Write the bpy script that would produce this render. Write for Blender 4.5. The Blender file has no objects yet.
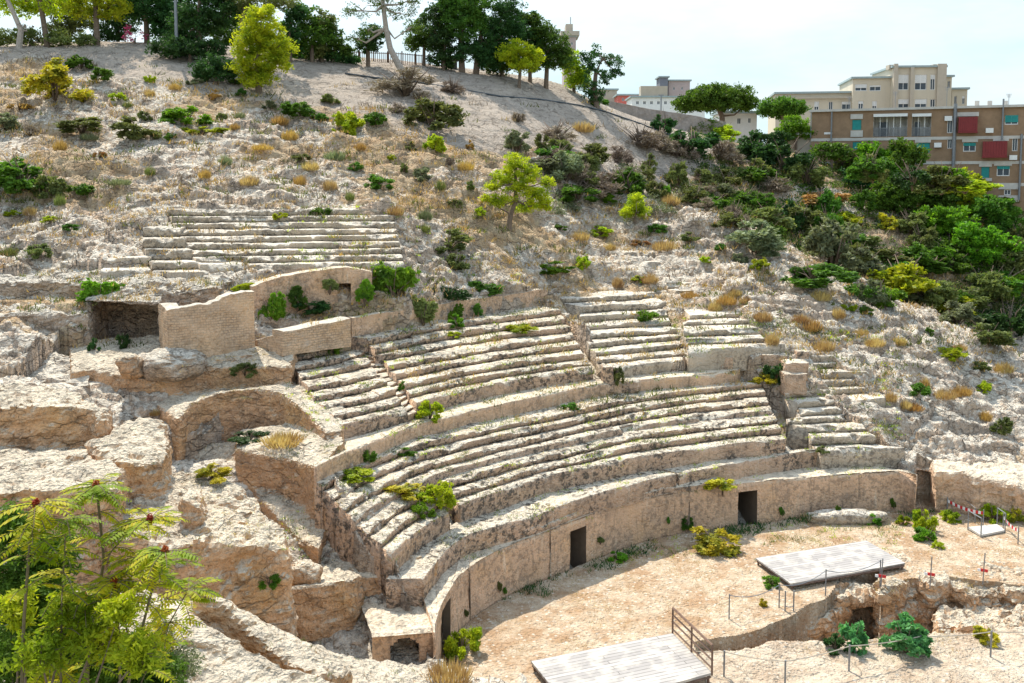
import bpy, math, random
import numpy as np
from mathutils import Vector
from mathutils.bvhtree import BVHTree
random.seed(7); rng = np.random.default_rng(11)
scene = bpy.context.scene
COL = scene.collection
# ---------------------------------------------------------------- camera
PITCH = math.radians(4.5); F = 950.0; CX = 512.0; CY = 250.0; CAMZ = 18.0
cd = bpy.data.cameras.new('camera'); cam = bpy.data.objects.new('camera', cd); COL.objects.link(cam)
cam.location = (0, 0, CAMZ); cam.rotation_euler = (math.radians(90) - PITCH, 0, 0)
cd.sensor_width = 36; cd.lens = F / 1024 * 36; cd.shift_y = -(341.5 - CY) / 1024
cd.clip_start = .1; cd.clip_end = 6000
scene.camera = cam
cp, sp = math.cos(PITCH), math.sin(PITCH)
def ray(px, py):
    u = (px - CX) / F; v = (py - CY) / F
    return (u, cp - v * sp, -sp - v * cp)
def Pz(px, py, z):
    d = ray(px, py); t = (z - CAMZ) / d[2]
    return (d[0] * t, d[1] * t, z)
def PY(px, py, Y):
    d = ray(px, py); t = Y / d[1]
    return (d[0] * t, Y, CAMZ + d[2] * t)
def to_px(x, y, z):
    z = z - CAMZ
    dep = y * cp - z * sp
    v = -(y * sp + z * cp) / dep
    return CX + F * x / dep, CY + F * v
# ---------------------------------------------------------------- noise (numpy value noise)
def _h(ix, iy, iz, seed):
    n = (ix * 374761393 + iy * 668265263 + iz * 2147483647 + seed * 1274126177) & 0xFFFFFFFF
    n = ((n ^ (n >> 13)) * 1274126177) & 0xFFFFFFFF
    n = (n ^ (n >> 16)) & 0xFFFFFFFF
    return n.astype(np.float64) / 4294967295.0 * 2 - 1
def vnoise(P, seed=0):
    P = np.asarray(P, float); i = np.floor(P).astype(np.int64); f = P - i
    f = f * f * (3 - 2 * f); r = 0
    for dx in (0, 1):
        wx = f[:, 0] if dx else 1 - f[:, 0]
        for dy in (0, 1):
            wy = f[:, 1] if dy else 1 - f[:, 1]
            for dz in (0, 1):
                wz = f[:, 2] if dz else 1 - f[:, 2]
                r = r + wx * wy * wz * _h(i[:, 0] + dx, i[:, 1] + dy, i[:, 2] + dz, seed)
    return r
def fbm(P, scale=1., octv=4, seed=0, ridged=False):
    P = np.asarray(P, float) / scale; r = 0; a = 1; t = 0
    for k in range(octv):
        n = vnoise(P + 17.3 * k, seed + k)
        if ridged: n = 1 - 2 * np.abs(n)
        r = r + a * n; t += a; a *= .5; P = P * 2.03
    return r / t
# ---------------------------------------------------------------- mesh helpers
def mesh(name, V, Fc, mat=None, parent=None, smooth=False, loc=None):
    me = bpy.data.meshes.new(name)
    V = np.asarray(V, float)
    if loc is not None: V = V - np.array(loc)
    if isinstance(Fc, np.ndarray) and Fc.ndim == 2:
        n, k = Fc.shape
        me.vertices.add(len(V)); me.vertices.foreach_set('co', V.ravel())
        me.loops.add(n * k); me.loops.foreach_set('vertex_index', Fc.ravel().astype(np.int32))
        me.polygons.add(n); me.polygons.foreach_set('loop_start', np.arange(0, n * k, k, dtype=np.int32))
        me.polygons.foreach_set('loop_total', np.full(n, k, dtype=np.int32))
        me.update(calc_edges=True); me.validate()
    else:
        me.from_pydata([tuple(v) for v in V], [], [tuple(f) for f in Fc]); me.update()
    if smooth: me.polygons.foreach_set('use_smooth', np.ones(len(me.polygons), bool))
    o = bpy.data.objects.new(name, me); COL.objects.link(o)
    if loc is not None: o.location = loc
    if mat:
        for m_ in (mat if isinstance(mat, (list, tuple)) else [mat]): me.materials.append(m_)
    if parent:
        o.parent = parent; q_ = parent; w_ = Vector((0, 0, 0))
        while q_: w_ += q_.location; q_ = q_.parent
        o.location = o.location - w_
    return o
def wloc(o):
    w_ = Vector(o.location); q_ = o.parent
    while q_: w_ += q_.location; q_ = q_.parent
    return w_
def empty(name, loc=(0, 0, 0)):
    o = bpy.data.objects.new(name, None); COL.objects.link(o); o.location = loc; o.empty_display_size = .3
    return o
def tag(o, label=None, cat=None, group=None, kind=None):
    if label: o['label'] = label
    if cat: o['category'] = cat
    if group: o['group'] = group
    if kind: o['kind'] = kind
    return o
class MB:
    "collects boxes and tubes into one mesh"
    def __init__(s): s.V = []; s.F = []
    def add(s, V, Fc):
        n = len(s.V); s.V += [tuple(v) for v in V]; s.F += [tuple(i + n for i in f) for f in Fc]; return s
    def box(s, o, ax, ay, az):
        o, ax, ay, az = map(lambda q: np.array(q, float), (o, ax, ay, az))
        V = [o + i * ax + j * ay + k * az for k in (0, 1) for j in (0, 1) for i in (0, 1)]
        return s.add(V, [(0, 2, 3, 1), (4, 5, 7, 6), (0, 1, 5, 4), (2, 6, 7, 3), (0, 4, 6, 2), (1, 3, 7, 5)])
    def tube(s, pts, r, n=6):
        pts = [np.array(p, float) for p in pts]
        rs = r if isinstance(r, (list, tuple)) else [r] * len(pts)
        V = []; Fc = []
        for i, p_ in enumerate(pts):
            t = pts[min(i + 1, len(pts) - 1)] - pts[max(i - 1, 0)]; t = t / (np.linalg.norm(t) + 1e-9)
            a = np.cross(t, (0, 0, 1.)) if abs(t[2]) < .9 else np.cross(t, (1., 0, 0)); a /= np.linalg.norm(a); b = np.cross(t, a)
            for k in range(n):
                q = 2 * math.pi * k / n; V.append(p_ + rs[i] * (math.cos(q) * a + math.sin(q) * b))
        for i in range(len(pts) - 1):
            for k in range(n):
                k2 = (k + 1) % n; Fc.append((i * n + k, i * n + k2, (i + 1) * n + k2, (i + 1) * n + k))
        Fc.append(tuple(range(n))[::-1]); Fc.append(tuple(range((len(pts) - 1) * n, len(pts) * n)))
        return s.add(V, Fc)
    def build(s, name, mat, parent=None, loc=None): return mesh(name, s.V, s.F, mat, parent, loc=loc)
# ---------------------------------------------------------------- materials
def NT(name):
    m = bpy.data.materials.new(name); m.use_nodes = True; nt = m.node_tree
    for n in list(nt.nodes): nt.nodes.remove(n)
    return m, nt
class N:
    def __init__(s, nt): s.nt = nt
    def n(s, t, ins=None, **kw):
        nd = s.nt.nodes.new(t)
        for k, v in kw.items(): setattr(nd, k, v)
        for k, v in (ins or {}).items():
            if isinstance(v, bpy.types.NodeSocket): s.nt.links.new(v, nd.inputs[k])
            else: nd.inputs[k].default_value = v
        return nd
    def pos(s, scale=(1, 1, 1)):
        g = s.n('ShaderNodeNewGeometry'); return s.n('ShaderNodeVectorMath', {0: g.outputs['Position'], 1: scale}, operation='MULTIPLY').outputs[0]
    def noise(s, vec, scale, detail=4, rough=.55): return s.n('ShaderNodeTexNoise', {'Vector': vec, 'Scale': scale, 'Detail': detail, 'Roughness': rough}).outputs['Fac']
    def vor(s, vec, scale, out='Distance', feature='F1'): return s.n('ShaderNodeTexVoronoi', {'Vector': vec, 'Scale': scale}, feature=feature).outputs[out]
    def ramp(s, fac, a, b, lo=0., hi=1.): return s.n('ShaderNodeMapRange', {0: fac, 1: a, 2: b, 3: lo, 4: hi}).outputs[0]
    def mix(s, fac, a, b, bt='MIX'):
        nd = s.nt.nodes.new('ShaderNodeMix'); nd.data_type = 'RGBA'; nd.blend_type = bt
        for i, v in ((0, fac), (6, a), (7, b)):
            if isinstance(v, bpy.types.NodeSocket): s.nt.links.new(v, nd.inputs[i])
            else: nd.inputs[i].default_value = v if i == 0 else (*v, 1) if len(v) == 3 else v
        return nd.outputs[2]
    def m(s, op, a, b=0.): return s.n('ShaderNodeMath', {0: a, 1: b}, operation=op).outputs[0]
    def out(s, bsdf): s.n('ShaderNodeOutputMaterial', {0: bsdf})
def rock_mat(name, top=(.62, .565, .47), side=(.50, .375, .245), lichen=.5, soil=0., attr=None, streak=.5, bump=.6, orange=.35, brick=False, crack=.9, grey=.35, ck_amt=1.):
    m, nt = NT(name); q = N(nt)
    P = q.pos()
    g = q.n('ShaderNodeNewGeometry')
    nz = q.n('ShaderNodeSeparateXYZ', {0: g.outputs['True Normal']}).outputs[2]
    n1 = q.noise(P, .9, 5); n2 = q.noise(P, 5., 5, .65); n3 = q.noise(P, 16., 3)
    up = q.ramp(q.m('ADD', nz, q.m('MULTIPLY', q.m('SUBTRACT', n2, .5), .7)), .35, .75)
    tv = q.mix(q.ramp(n1, .3, .7), tuple(c * .82 for c in top), tuple(min(1, c * 1.12) for c in top))
    tv = q.mix(q.ramp(n2, .55, .75, 0, .45), tv, (.36, .33, .29))
    sv = q.mix(q.ramp(n1, .35, .65), tuple(c * .85 for c in side), tuple(c * 1.15 for c in side))
    sv = q.mix(q.ramp(q.noise(P, .45, 3), .5, .68, 0, orange), sv, (.62, .36, .15))
    if brick:
        # courses of small stone blocks, wide mortar
        pz = q.n('ShaderNodeSeparateXYZ', {0: P})
        bv = q.n('ShaderNodeCombineXYZ', {0: q.m('ADD', pz.outputs[0], q.m('MULTIPLY', pz.outputs[1], .6)), 1: pz.outputs[2], 2: 0.})
        bt = q.n('ShaderNodeTexBrick', {'Vector': q.n('ShaderNodeVectorMath', {0: bv.outputs[0], 1: q.n('ShaderNodeVectorMath', {0: q.n('ShaderNodeTexNoise', {'Vector': P, 'Scale': 2.2, 'Detail': 3}).outputs['Color'], 1: (.22, .16, 0)}, operation='MULTIPLY').outputs[0]}, operation='ADD').outputs[0], 'Color1': (*side, 1), 'Color2': tuple(c * .72 for c in side) + (1,), 'Mortar': (.26, .19, .13, 1), 'Scale': 1., 'Mortar Size': .02, 'Brick Width': .29, 'Row Height': .125})
        sv = q.mix(q.ramp(q.noise(P, .8, 4), .35, .6, .15, .7), sv, bt.outputs['Color'])
    # wash streaks down the faces
    Ps = q.pos((1, 1, .12)); st = q.noise(Ps, 5., 4, .6)
    sv = q.mix(q.ramp(st, .56, .72, 0, streak), sv, (.20, .145, .10))
    sv = q.mix(q.ramp(st, .40, .28, 0, streak * .8), sv, tuple(min(1, c * 1.25) for c in top))
    c = q.mix(up, sv, tv)
    # dark lichen blotches
    lb = q.m('MULTIPLY', q.ramp(q.noise(P, 3.6, 5, .75), .48, .57), q.ramp(q.noise(P, .3, 2), .38, .5))
    c = q.mix(q.m('MULTIPLY', lb, lichen), c, (.085, .072, .06))
    if attr:
        at = q.n('ShaderNodeAttribute', attribute_name=attr).outputs['Color']
        s3 = q.n('ShaderNodeSeparateColor', {0: at})
        dryc = q.mix(q.ramp(q.noise(P, 1.3, 4), .35, .65), (.40, .25, .13), (.50, .385, .24))
        dryc = q.mix(q.ramp(q.noise(P, 7., 4), .5, .75, 0, .5), dryc, (.27, .22, .13))
        dm = q.ramp(q.m('ADD', s3.outputs[0], q.m('MULTIPLY', q.m('SUBTRACT', q.noise(P, 1.6, 6, .7), .5), 1.3)), .45, .62)
        c = q.mix(dm, c, dryc)
        dust = q.mix(q.ramp(q.noise(P, .6, 5), .3, .7), (.36, .30, .245), (.46, .39, .32))
        dust = q.mix(q.ramp(q.noise(P, 9., 4, .7), .58, .7, 0, .6), dust, (.60, .56, .50))
        c = q.mix(q.ramp(q.m('ADD', s3.outputs[1], q.m('MULTIPLY', q.m('SUBTRACT', n1, .5), .5)), .35, .65), c, dust)
        flo = q.mix(q.ramp(q.noise(P, 2., 6, .7), .35, .65), (.40, .29, .185), (.60, .49, .36))
        flo = q.mix(q.ramp(q.noise(P, .6, 5, .65), .46, .6, 0, .8), flo, (.36, .22, .12))
        flo = q.mix(q.ramp(q.vor(P, 3.5), .28, .12, 0, .6), flo, (.72, .68, .58))
    wv = q.n('ShaderNodeVectorMath', {0: q.pos((.7, .7, 1.9)), 1: q.n('ShaderNodeVectorMath', {0: q.n('ShaderNodeTexNoise', {'Vector': P, 'Scale': 1.3, 'Detail': 4}).outputs['Color'], 1: (1.3, 1.3, 1.3)}, operation='MULTIPLY').outputs[0]}, operation='ADD').outputs[0]
    ck = q.vor(wv, crack, feature='DISTANCE_TO_EDGE'); ck2 = q.vor(wv, crack * 3.1, feature='DISTANCE_TO_EDGE')
    ckm = q.m('MULTIPLY', q.ramp(ck, .045, .0), q.ramp(q.noise(P, .7, 2), .4, .55)); ckm2 = q.m('MULTIPLY', q.ramp(ck2, .06, .0), q.ramp(q.noise(P, 1.7, 2), .45, .6))
    if attr: nf = q.m('SUBTRACT', 1., s3.outputs[2]); ckm = q.m('MULTIPLY', ckm, nf); ckm2 = q.m('MULTIPLY', ckm2, nf)
    c = q.mix(q.m('MULTIPLY', ckm, .65 * ck_amt), c, (.13, .10, .075)); c = q.mix(q.m('MULTIPLY', ckm2, .4 * ck_amt), c, (.20, .16, .12))
    gp = q.ramp(q.noise(P, 1.9, 6, .75), .55, .66, 0, grey); c = q.mix(gp, c, (.34, .31, .27))
    c = q.mix(q.ramp(n3, .35, .7, .0, .35), c, (.34, .27, .19))
    if attr: c = q.mix(s3.outputs[2], c, flo)
    h = q.m('ADD', q.m('MULTIPLY', n2, .8), q.m('MULTIPLY', q.ramp(q.vor(P, 6.), 0, .5), .5))
    h = q.m('ADD', h, q.m('MULTIPLY', n3, .5)); h = q.m('SUBTRACT', h, q.m('MULTIPLY', ckm, .8 * ck_amt)); h = q.m('SUBTRACT', h, q.m('MULTIPLY', ckm2, .4 * ck_amt))
    b = q.n('ShaderNodeBump', {'Height': h, 'Strength': bump, 'Distance': .18})
    bs = q.n('ShaderNodeBsdfPrincipled', {'Base Color': c, 'Roughness': .95, 'Normal': b.outputs[0], 'Specular IOR Level': .15})
    q.out(bs.outputs[0]); return m
def leaf_mat(name, c1, c2, c3=None, trans=.35, rough=.6):
    m, nt = NT(name); q = N(nt)
    g = q.n('ShaderNodeNewGeometry'); oi = q.n('ShaderNodeObjectInfo')
    r = g.outputs['Random Per Island']
    c = q.mix(r, c1, c2)
    if c3: c = q.mix(q.ramp(q.noise(q.pos(), 1.1, 3), .48, .62, 0, .8), c, c3)
    hs = q.n('ShaderNodeHueSaturation', {'Color': c, 'Value': q.ramp(oi.outputs['Random'], 0, 1, .8, 1.2), 'Hue': q.ramp(oi.outputs['Random'], 0, 1, .485, .515)})
    c = hs.outputs[0]
    p = q.n('ShaderNodeBsdfPrincipled', {'Base Color': c, 'Roughness': rough, 'Specular IOR Level': .2})
    tc = q.mix(.5, c, q.mix(1., c, (1.4, 1.5, .7), 'MULTIPLY'))
    t = q.n('ShaderNodeBsdfTranslucent', {'Color': tc})
    mx = q.n('ShaderNodeMixShader', {0: trans, 1: p.outputs[0], 2: t.outputs[0]})
    q.out(mx.outputs[0]); return m
def plain(name, c, rough=.8, var=.15, scale=3., metal=0., bump=0., c2=None, streak=False):
    m, nt = NT(name); q = N(nt); P = q.pos((1, 1, .15) if streak else (1, 1, 1))
    col = q.mix(q.ramp(q.noise(P, scale, 5, .6), .3, .7), tuple(x * (1 - var) for x in c), c2 or tuple(min(1, x * (1 + var)) for x in c))
    ins = {'Base Color': col, 'Roughness': rough, 'Metallic': metal, 'Specular IOR Level': .3}
    if bump:
        b = q.n('ShaderNodeBump', {'Height': q.noise(q.pos(), scale * 3, 4), 'Strength': bump, 'Distance': .05}); ins['Normal'] = b.outputs[0]
    q.out(q.n('ShaderNodeBsdfPrincipled', ins).outputs[0]); return m
M = {}
M['hill'] = rock_mat('hill_rock', top=(.72, .65, .535), side=(.52, .40, .30), lichen=.5, grey=.28, ck_amt=1., attr='zone', streak=.3, orange=.4, bump=.9)
M['seat'] = rock_mat('seat_stone', top=(.74, .65, .51), side=(.64, .43, .29), lichen=.95, streak=.5, orange=.25, bump=.9, ck_amt=.35, grey=.15)
M['seat_grey'] = rock_mat('weathered_seat_stone', top=(.70, .63, .52), side=(.52, .42, .31), lichen=.7, streak=.4, orange=.1, ck_amt=.5)
M['podium'] = rock_mat('podium_stone', top=(.72, .61, .46), side=(.70, .455, .29), lichen=.5, streak=.65, orange=.4, ck_amt=.25, grey=.2)
M['quarry'] = rock_mat('quarried_rock', top=(.72, .62, .47), side=(.74, .44, .24), lichen=.35, streak=.35, orange=.8, bump=1., ck_amt=.6, grey=.25)
M['brick'] = rock_mat('block_masonry', top=(.62, .56, .46), side=(.72, .49, .31), lichen=.3, streak=.35, orange=.45, brick=True, ck_amt=.15, grey=.25)
M['dark'] = plain('recess_shade_rock', (.16, .12, .085), .95)  # shade inside the doorways and vault is put into this dark colour
# ---------------------------------------------------------------- light
w = bpy.data.worlds.new('World'); scene.world = w; w.use_nodes = True
q = N(w.node_tree)
for n_ in list(w.node_tree.nodes): w.node_tree.nodes.remove(n_)
SUN_EL, SUN_AZ = math.radians(56), math.radians(-26)
sky = q.n('ShaderNodeTexSky', sky_type='NISHITA', sun_disc=False, sun_elevation=SUN_EL, sun_rotation=SUN_AZ, altitude=0., air_density=1., dust_density=1.6, ozone_density=1.)
tc = q.n('ShaderNodeTexCoord')
cl = q.noise(q.n('ShaderNodeVectorMath', {0: tc.outputs['Generated'], 1: (1, 1, 3.5)}, operation='MULTIPLY').outputs[0], 2.2, 6, .6)
skc = q.mix(q.ramp(cl, .42, .7, .25, .75), q.mix(1., sky.outputs[0], (.80, .95, 1.04), 'MULTIPLY'), (6.2, 7.1, 7.5))
el_ = q.n('ShaderNodeSeparateXYZ', {0: tc.outputs['Generated']}).outputs[2]
skc = q.mix(q.ramp(el_, .10, .36, 1, 0), skc, q.mix(q.ramp(cl, .42, .62), (2.9, 3.7, 3.95), (3.6, 3.95, 4.05)))
bg = q.n('ShaderNodeBackground', {'Color': skc, 'Strength': .15})
q.n('ShaderNodeOutputWorld', {0: bg.outputs[0]})
sl = bpy.data.lights.new('sun', 'SUN'); sl.energy = 3.8; sl.angle = math.radians(.53); sl.color = (1, .925, .81)
so = bpy.data.objects.new('sun', sl); COL.objects.link(so)
sd = Vector((math.sin(SUN_AZ) * math.cos(SUN_EL), math.cos(SUN_AZ) * math.cos(SUN_EL), math.sin(SUN_EL)))
so.rotation_euler = (-sd).to_track_quat('-Z', 'Y').to_euler(); so.location = sd * 100
scene.view_settings.view_transform = 'Standard'; scene.view_settings.look = 'None'
scene.view_settings.exposure = .84; scene.view_settings.gamma = 1
scene.render.engine = 'CYCLES'
scene.cycles.max_bounces = 5; scene.cycles.diffuse_bounces = 3; scene.cycles.transparent_max_bounces = 8
# ================================================================ ROWS OF THE CAVEA
def curve(pts, z, n=None, rev=False):
    "pixel polyline on a level plane -> smoothed world XY polyline sampled evenly"
    W = np.array([Pz(a, b, z)[:2] for a, b in pts])
    return resample(W, n) if n else W
def resample(W, n):
    d = np.r_[0, np.cumsum(np.linalg.norm(np.diff(W, axis=0), axis=1))]
    # Catmull-Rom through the points
    def cr(t):
        i = np.clip(np.searchsorted(d, t, side='right') - 1, 0, len(W) - 2)
        u = ((t - d[i]) / (d[i + 1] - d[i] + 1e-9))[:, None]
        m = np.zeros_like(W)
        m[1:-1] = (W[2:] - W[:-2]) / (d[2:] - d[:-2])[:, None]
        m[0] = (W[1] - W[0]) / (d[1] - d[0]); m[-1] = (W[-1] - W[-2]) / (d[-1] - d[-2])
        L = (d[i + 1] - d[i])[:, None]
        h00 = 2 * u**3 - 3 * u**2 + 1; h10 = u**3 - 2 * u**2 + u; h01 = -2 * u**3 + 3 * u**2; h11 = u**3 - u**2
        return h00 * W[i] + h10 * L * m[i] + h01 * W[i + 1] + h11 * L * m[i + 1]
    return cr(np.linspace(0, d[-1], n))
GROUND = []   # objects plants can stand on
FOOT = []     # footprints (XY polygons) where the hill sheet is sunk
def tier(name, rows, zs, back, parent, mat, base=None, s0=0., s1=1., ero=.07, seed=0, skirt=2.5, riser0=True, jit=.07, grid=None):
    """rows: list of (n,2) XY curves with the same n, zs: level of each tread, back: XY curve closing the last tread"""
    rows = [r.copy() for r in rows] + [back.copy()]
    n = len(rows[0]); a, b = int(round(s0 * (n - 1))), int(round(s1 * (n - 1)))
    rows = [r[a:b + 1] for r in rows]; n = b - a + 1
    base = zs[0] - .8 if base is None else base
    prof = []; K = len(zs)
    rr = np.random.default_rng(seed + 5)
    def normal(R):
        t = np.gradient(R, axis=0); t /= np.linalg.norm(t, axis=1)[:, None] + 1e-9
        return np.c_[-t[:, 1], t[:, 0]]      # points away from the arena (curves run left to right)
    zprev = base
    for k in range(K):
        R = rows[k]; Nn = normal(R); L = np.r_[0, np.cumsum(np.linalg.norm(np.diff(R, axis=0), axis=1))]
        # blocks of stone along the row
        dz = np.zeros(n); do = np.zeros(n); jn = np.zeros(n); x = 0
        while x < L[-1]:
            wd = rr.uniform(.9, 2.8); sel = (L >= x) & (L < x + wd)
            dz[sel] = rr.normal(0, .018); do[sel] = rr.normal(0, .02)
            j = np.abs(L - x) < .09
            if rr.random() < .55: jn[j] = 1
            x += wd
        P3 = np.c_[R, np.full(n, zs[k])]
        e = np.clip(fbm(P3, .9, 3, seed + k) * 1.6, -.4, 1) + .25 * fbm(P3, .25, 2, seed + 40 + k)
        big = np.clip(fbm(P3, 2.2, 3, seed + 77) - .2, 0, 1) * 3.6
        e = np.clip(e, 0, 2) * ero * 1.6 + jn * .05 + np.clip(big, 0, 1) * ero * 1.6
        wav = fbm(P3, 2.5, 3, seed + 9) * jit
        O = R + Nn * (do + wav)[:, None]; zt = zs[k] + dz
        zr = zprev
        if k == 0 and not riser0: pass
        else:
            prof.append(np.c_[O + Nn * 0.02, np.full(n, zr - .02) if np.ndim(zr) == 0 else zr - .02])
            und = fbm(P3 * (1, 1, 1), .5, 3, seed + 21) * .04
            for fz in (.35, .7):
                prof.append(np.c_[O + Nn * (und * (1 + fz) + (.03 if fz < .5 else .0))[:, None], (zr * (1 - fz) + (zt - e * .4) * fz)])
        prof.append(np.c_[O + Nn * (.012 + e * .35)[:, None], zt - .012 - e * .85])
        prof.append(np.c_[O + Nn * (.07 + e * .9)[:, None], zt - e * .25])
        B = rows[k + 1]; tz = fbm(np.c_[(O + B) / 2, zt], .7, 3, seed + 3) * .03
        nt_ = max(2, int(np.mean(np.linalg.norm(B - O, axis=1)) / .35))
        for i in range(1, nt_ + 1):
            f = i / nt_; C = O * (1 - f) + B * f
            if i == nt_: C = C + (B - O) / (np.linalg.norm(B - O, axis=1)[:, None] + 1e-6) * .12
            tz = fbm(np.c_[C, zt], .6, 3, seed + 3) * .035
            prof.append(np.c_[C, zt + tz + (.02 if i == nt_ else 0)])
        zprev = zt
    prof = np.array(prof)          # m,n,3
    m = len(prof)
    jx = fbm(prof.reshape(-1, 3), .35, 2, seed + 60).reshape(m, n) * .02
    prof[:, :, 2] += jx
    V = prof.reshape(-1, 3)
    ii, jj = np.meshgrid(np.arange(m - 1), np.arange(n - 1), indexing='ij')
    Q = np.stack([ii * n + jj, ii * n + jj + 1, (ii + 1) * n + jj + 1, (ii + 1) * n + jj], -1).reshape(-1, 4)
    V = list(V); Q = list(Q)
    for j, fl in ((0, False), (n - 1, True)):      # end faces down to a foot
        lo = min(base, zs[0]) - skirt; ids = [i * n + j for i in range(m)]
        b0 = len(V); NS = 5
        for s in range(1, NS + 1):
            for i in range(m):
                p_ = prof[i, j].copy(); p_[2] = p_[2] + (lo - p_[2]) * s / NS; V.append(p_)
        V_ = np.array(V[b0:]); nn = fbm(V_, .8, 3, seed + 91) * .12; V_[:, 0] += nn
        V[b0:] = list(V_)
        prev = ids
        for s in range(NS):
            cur = [b0 + s * m + i for i in range(m)]
            for i in range(m - 1):
                f = (prev[i], prev[i + 1], cur[i + 1], cur[i]); Q.append(f if not fl else f[::-1])
            prev = cur
    o = mesh(name, np.array(V), np.array([list(f) for f in Q]), mat, parent)
    GROUND.append(o)
    return o
def lerp_rows(A, B, n): return [A * (1 - t) + B * t for t in np.linspace(0, 1, n)]

amph = empty('roman_amphitheatre', (5, 45, 0))
tag(amph, 'ancient ruined amphitheatre with curved stone seating rows above a sandy arena', 'amphitheatre')
NS_ = 420
Z = dict(pod=2.2, kerb=2.55, wide=3.1, r=[3.95, 4.25, 4.55, 4.85, 5.15, 5.45, 5.75], wall=6.45, m=[7.15, 7.45, 7.78, 8.1, 8.43, 8.75, 9.1, 9.45], mw=10.5)
pod_px = [(434, 632), (437, 615), (442.6, 600), (459, 576), (481, 560), (514, 543), (544, 532), (568, 523), (595.6, 513), (632.6, 501), (677, 491), (724, 485.5), (761, 481.5), (816, 476), (872, 472.6), (908, 471), (916, 475)]
wide_px = [(424, 577), (436, 562), (448, 549), (468, 535.5), (498, 526), (529, 517), (588, 496.7), (640, 481.6), (662, 476), (717, 466.5), (785.5, 455), (822, 450), (868, 447)]
R1 = [(393, 553), (417, 531), (448, 512), (459.5, 505), (498.6, 491), (537.6, 478.6), (576.7, 469.8), (608, 462.5), (640, 456), (717, 445), (785.5, 438)]
R7 = [(323, 484), (344, 473), (368, 462.5), (416.7, 445), (440, 439), (480, 430), (518, 422), (557, 414), (596, 405.4), (639, 397), (700, 389), (762, 383)]
WL = [(317, 466), (340, 455), (366, 445), (417, 424), (440, 418.5), (479, 409), (537.6, 396.6), (596, 384.5), (635, 380), (658.6, 378), (735, 371)]
kerb_px = [(523, 531), (545, 524), (569.6, 515), (600, 503), (640, 492), (680, 484.5), (724, 480)]
cP = resample(curve(pod_px, Z['pod']), NS_); cW = curve(wide_px, Z['wide'], NS_)
c1 = curve(R1, Z['r'][0], NS_); c7 = curve(R7, Z['r'][6], NS_); cWL = curve(WL, Z['wall'], NS_)
IMA = lerp_rows(c1, c7, 7)
# extended back line for the wide bench
R1x = [(389, 556), (417, 530), (448, 511), (459.5, 504), (498.6, 490), (537.6, 478), (576.7, 469), (608, 462), (640, 455.5), (717, 444.5), (785.5, 437.5), (822, 434), (868, 431)]
c1x = curve(R1x, Z['r'][0], NS_)
# podium walkway + bench
tier('podium_walkway', [cP], [Z['pod']], cW, amph, M['podium'], riser0=False, seed=3, ero=.05, skirt=2)
kb = curve(kerb_px, Z['kerb'], 160)
tier('podium_kerb', [kb], [Z['kerb']], kb + (-.1, .42), amph, M['seat'], base=2.15, seed=6, skirt=.5)
tier('bench_row', [cW], [Z['wide']], c1x, amph, M['seat'], base=2.1, seed=8, ero=.06, s0=0, s1=.585, skirt=1)
tier('bench_row', [cW], [Z['wide']], c1x, amph, M['seat'], base=2.1, seed=9, ero=.12, s0=.592, s1=1, skirt=1)
# lower cavea
def frac(cur, px, z):
    P = [abs(to_px(x, y, z)[0] - px) for x, y in cur]; return int(np.argmin(P)) / (len(cur) - 1)
f448 = frac(c1, 449, 3.95); f462 = frac(c1, 461, 3.95)
tier('lower_seating', IMA[:3], Z['r'][:3], IMA[3], amph, M['seat'], base=3.0, s0=f462, s1=1, seed=12, ero=.14)
tier('lower_seating', IMA[:3], Z['r'][:3], IMA[3], amph, M['seat'], base=3.0, s0=0, s1=f448, seed=15, ero=.13)
tier('lower_seating', IMA[3:], Z['r'][3:], cWL, amph, M['seat'], base=3.0, seed=18, ero=.16, skirt=2.8)
# right-hand end of the lower cavea, beyond the gangway
RB = [([(822, 451), (855, 449.5), (905, 448)], 3.2), ([(812, 437), (876, 436)], 3.7), ([(808, 427), (866, 426)], 4.05), ([(788, 419), (858, 416)], 4.35), ([(800, 410.5), (850, 407.5)], 4.7), ([(798, 402), (838, 399.5)], 5.05), ([(786, 393), (814, 390)], 5.4)]
rb = [curve(p_, z_, 90) for p_, z_ in RB]
tier('seating_fragment', rb, [z for _, z in RB], rb[-1] + (0, 1.2), amph, M['seat_grey'], base=2.1, seed=25, ero=.3)
# walkway above the lower cavea and its retaining wall
Mb = [(340, 425), (372, 418), (407, 408), (417, 403), (440, 395.5), (480, 386.5), (518, 379), (560, 372.5), (594, 368.4), (614, 366.5), (655, 362), (698, 358), (745, 354)]
cMb = curve(Mb, Z['m'][0], NS_)
tier('walkway_wall', [cWL], [Z['wall']], cMb, amph, M['podium'], base=5.75, seed=31, ero=.08)
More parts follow.
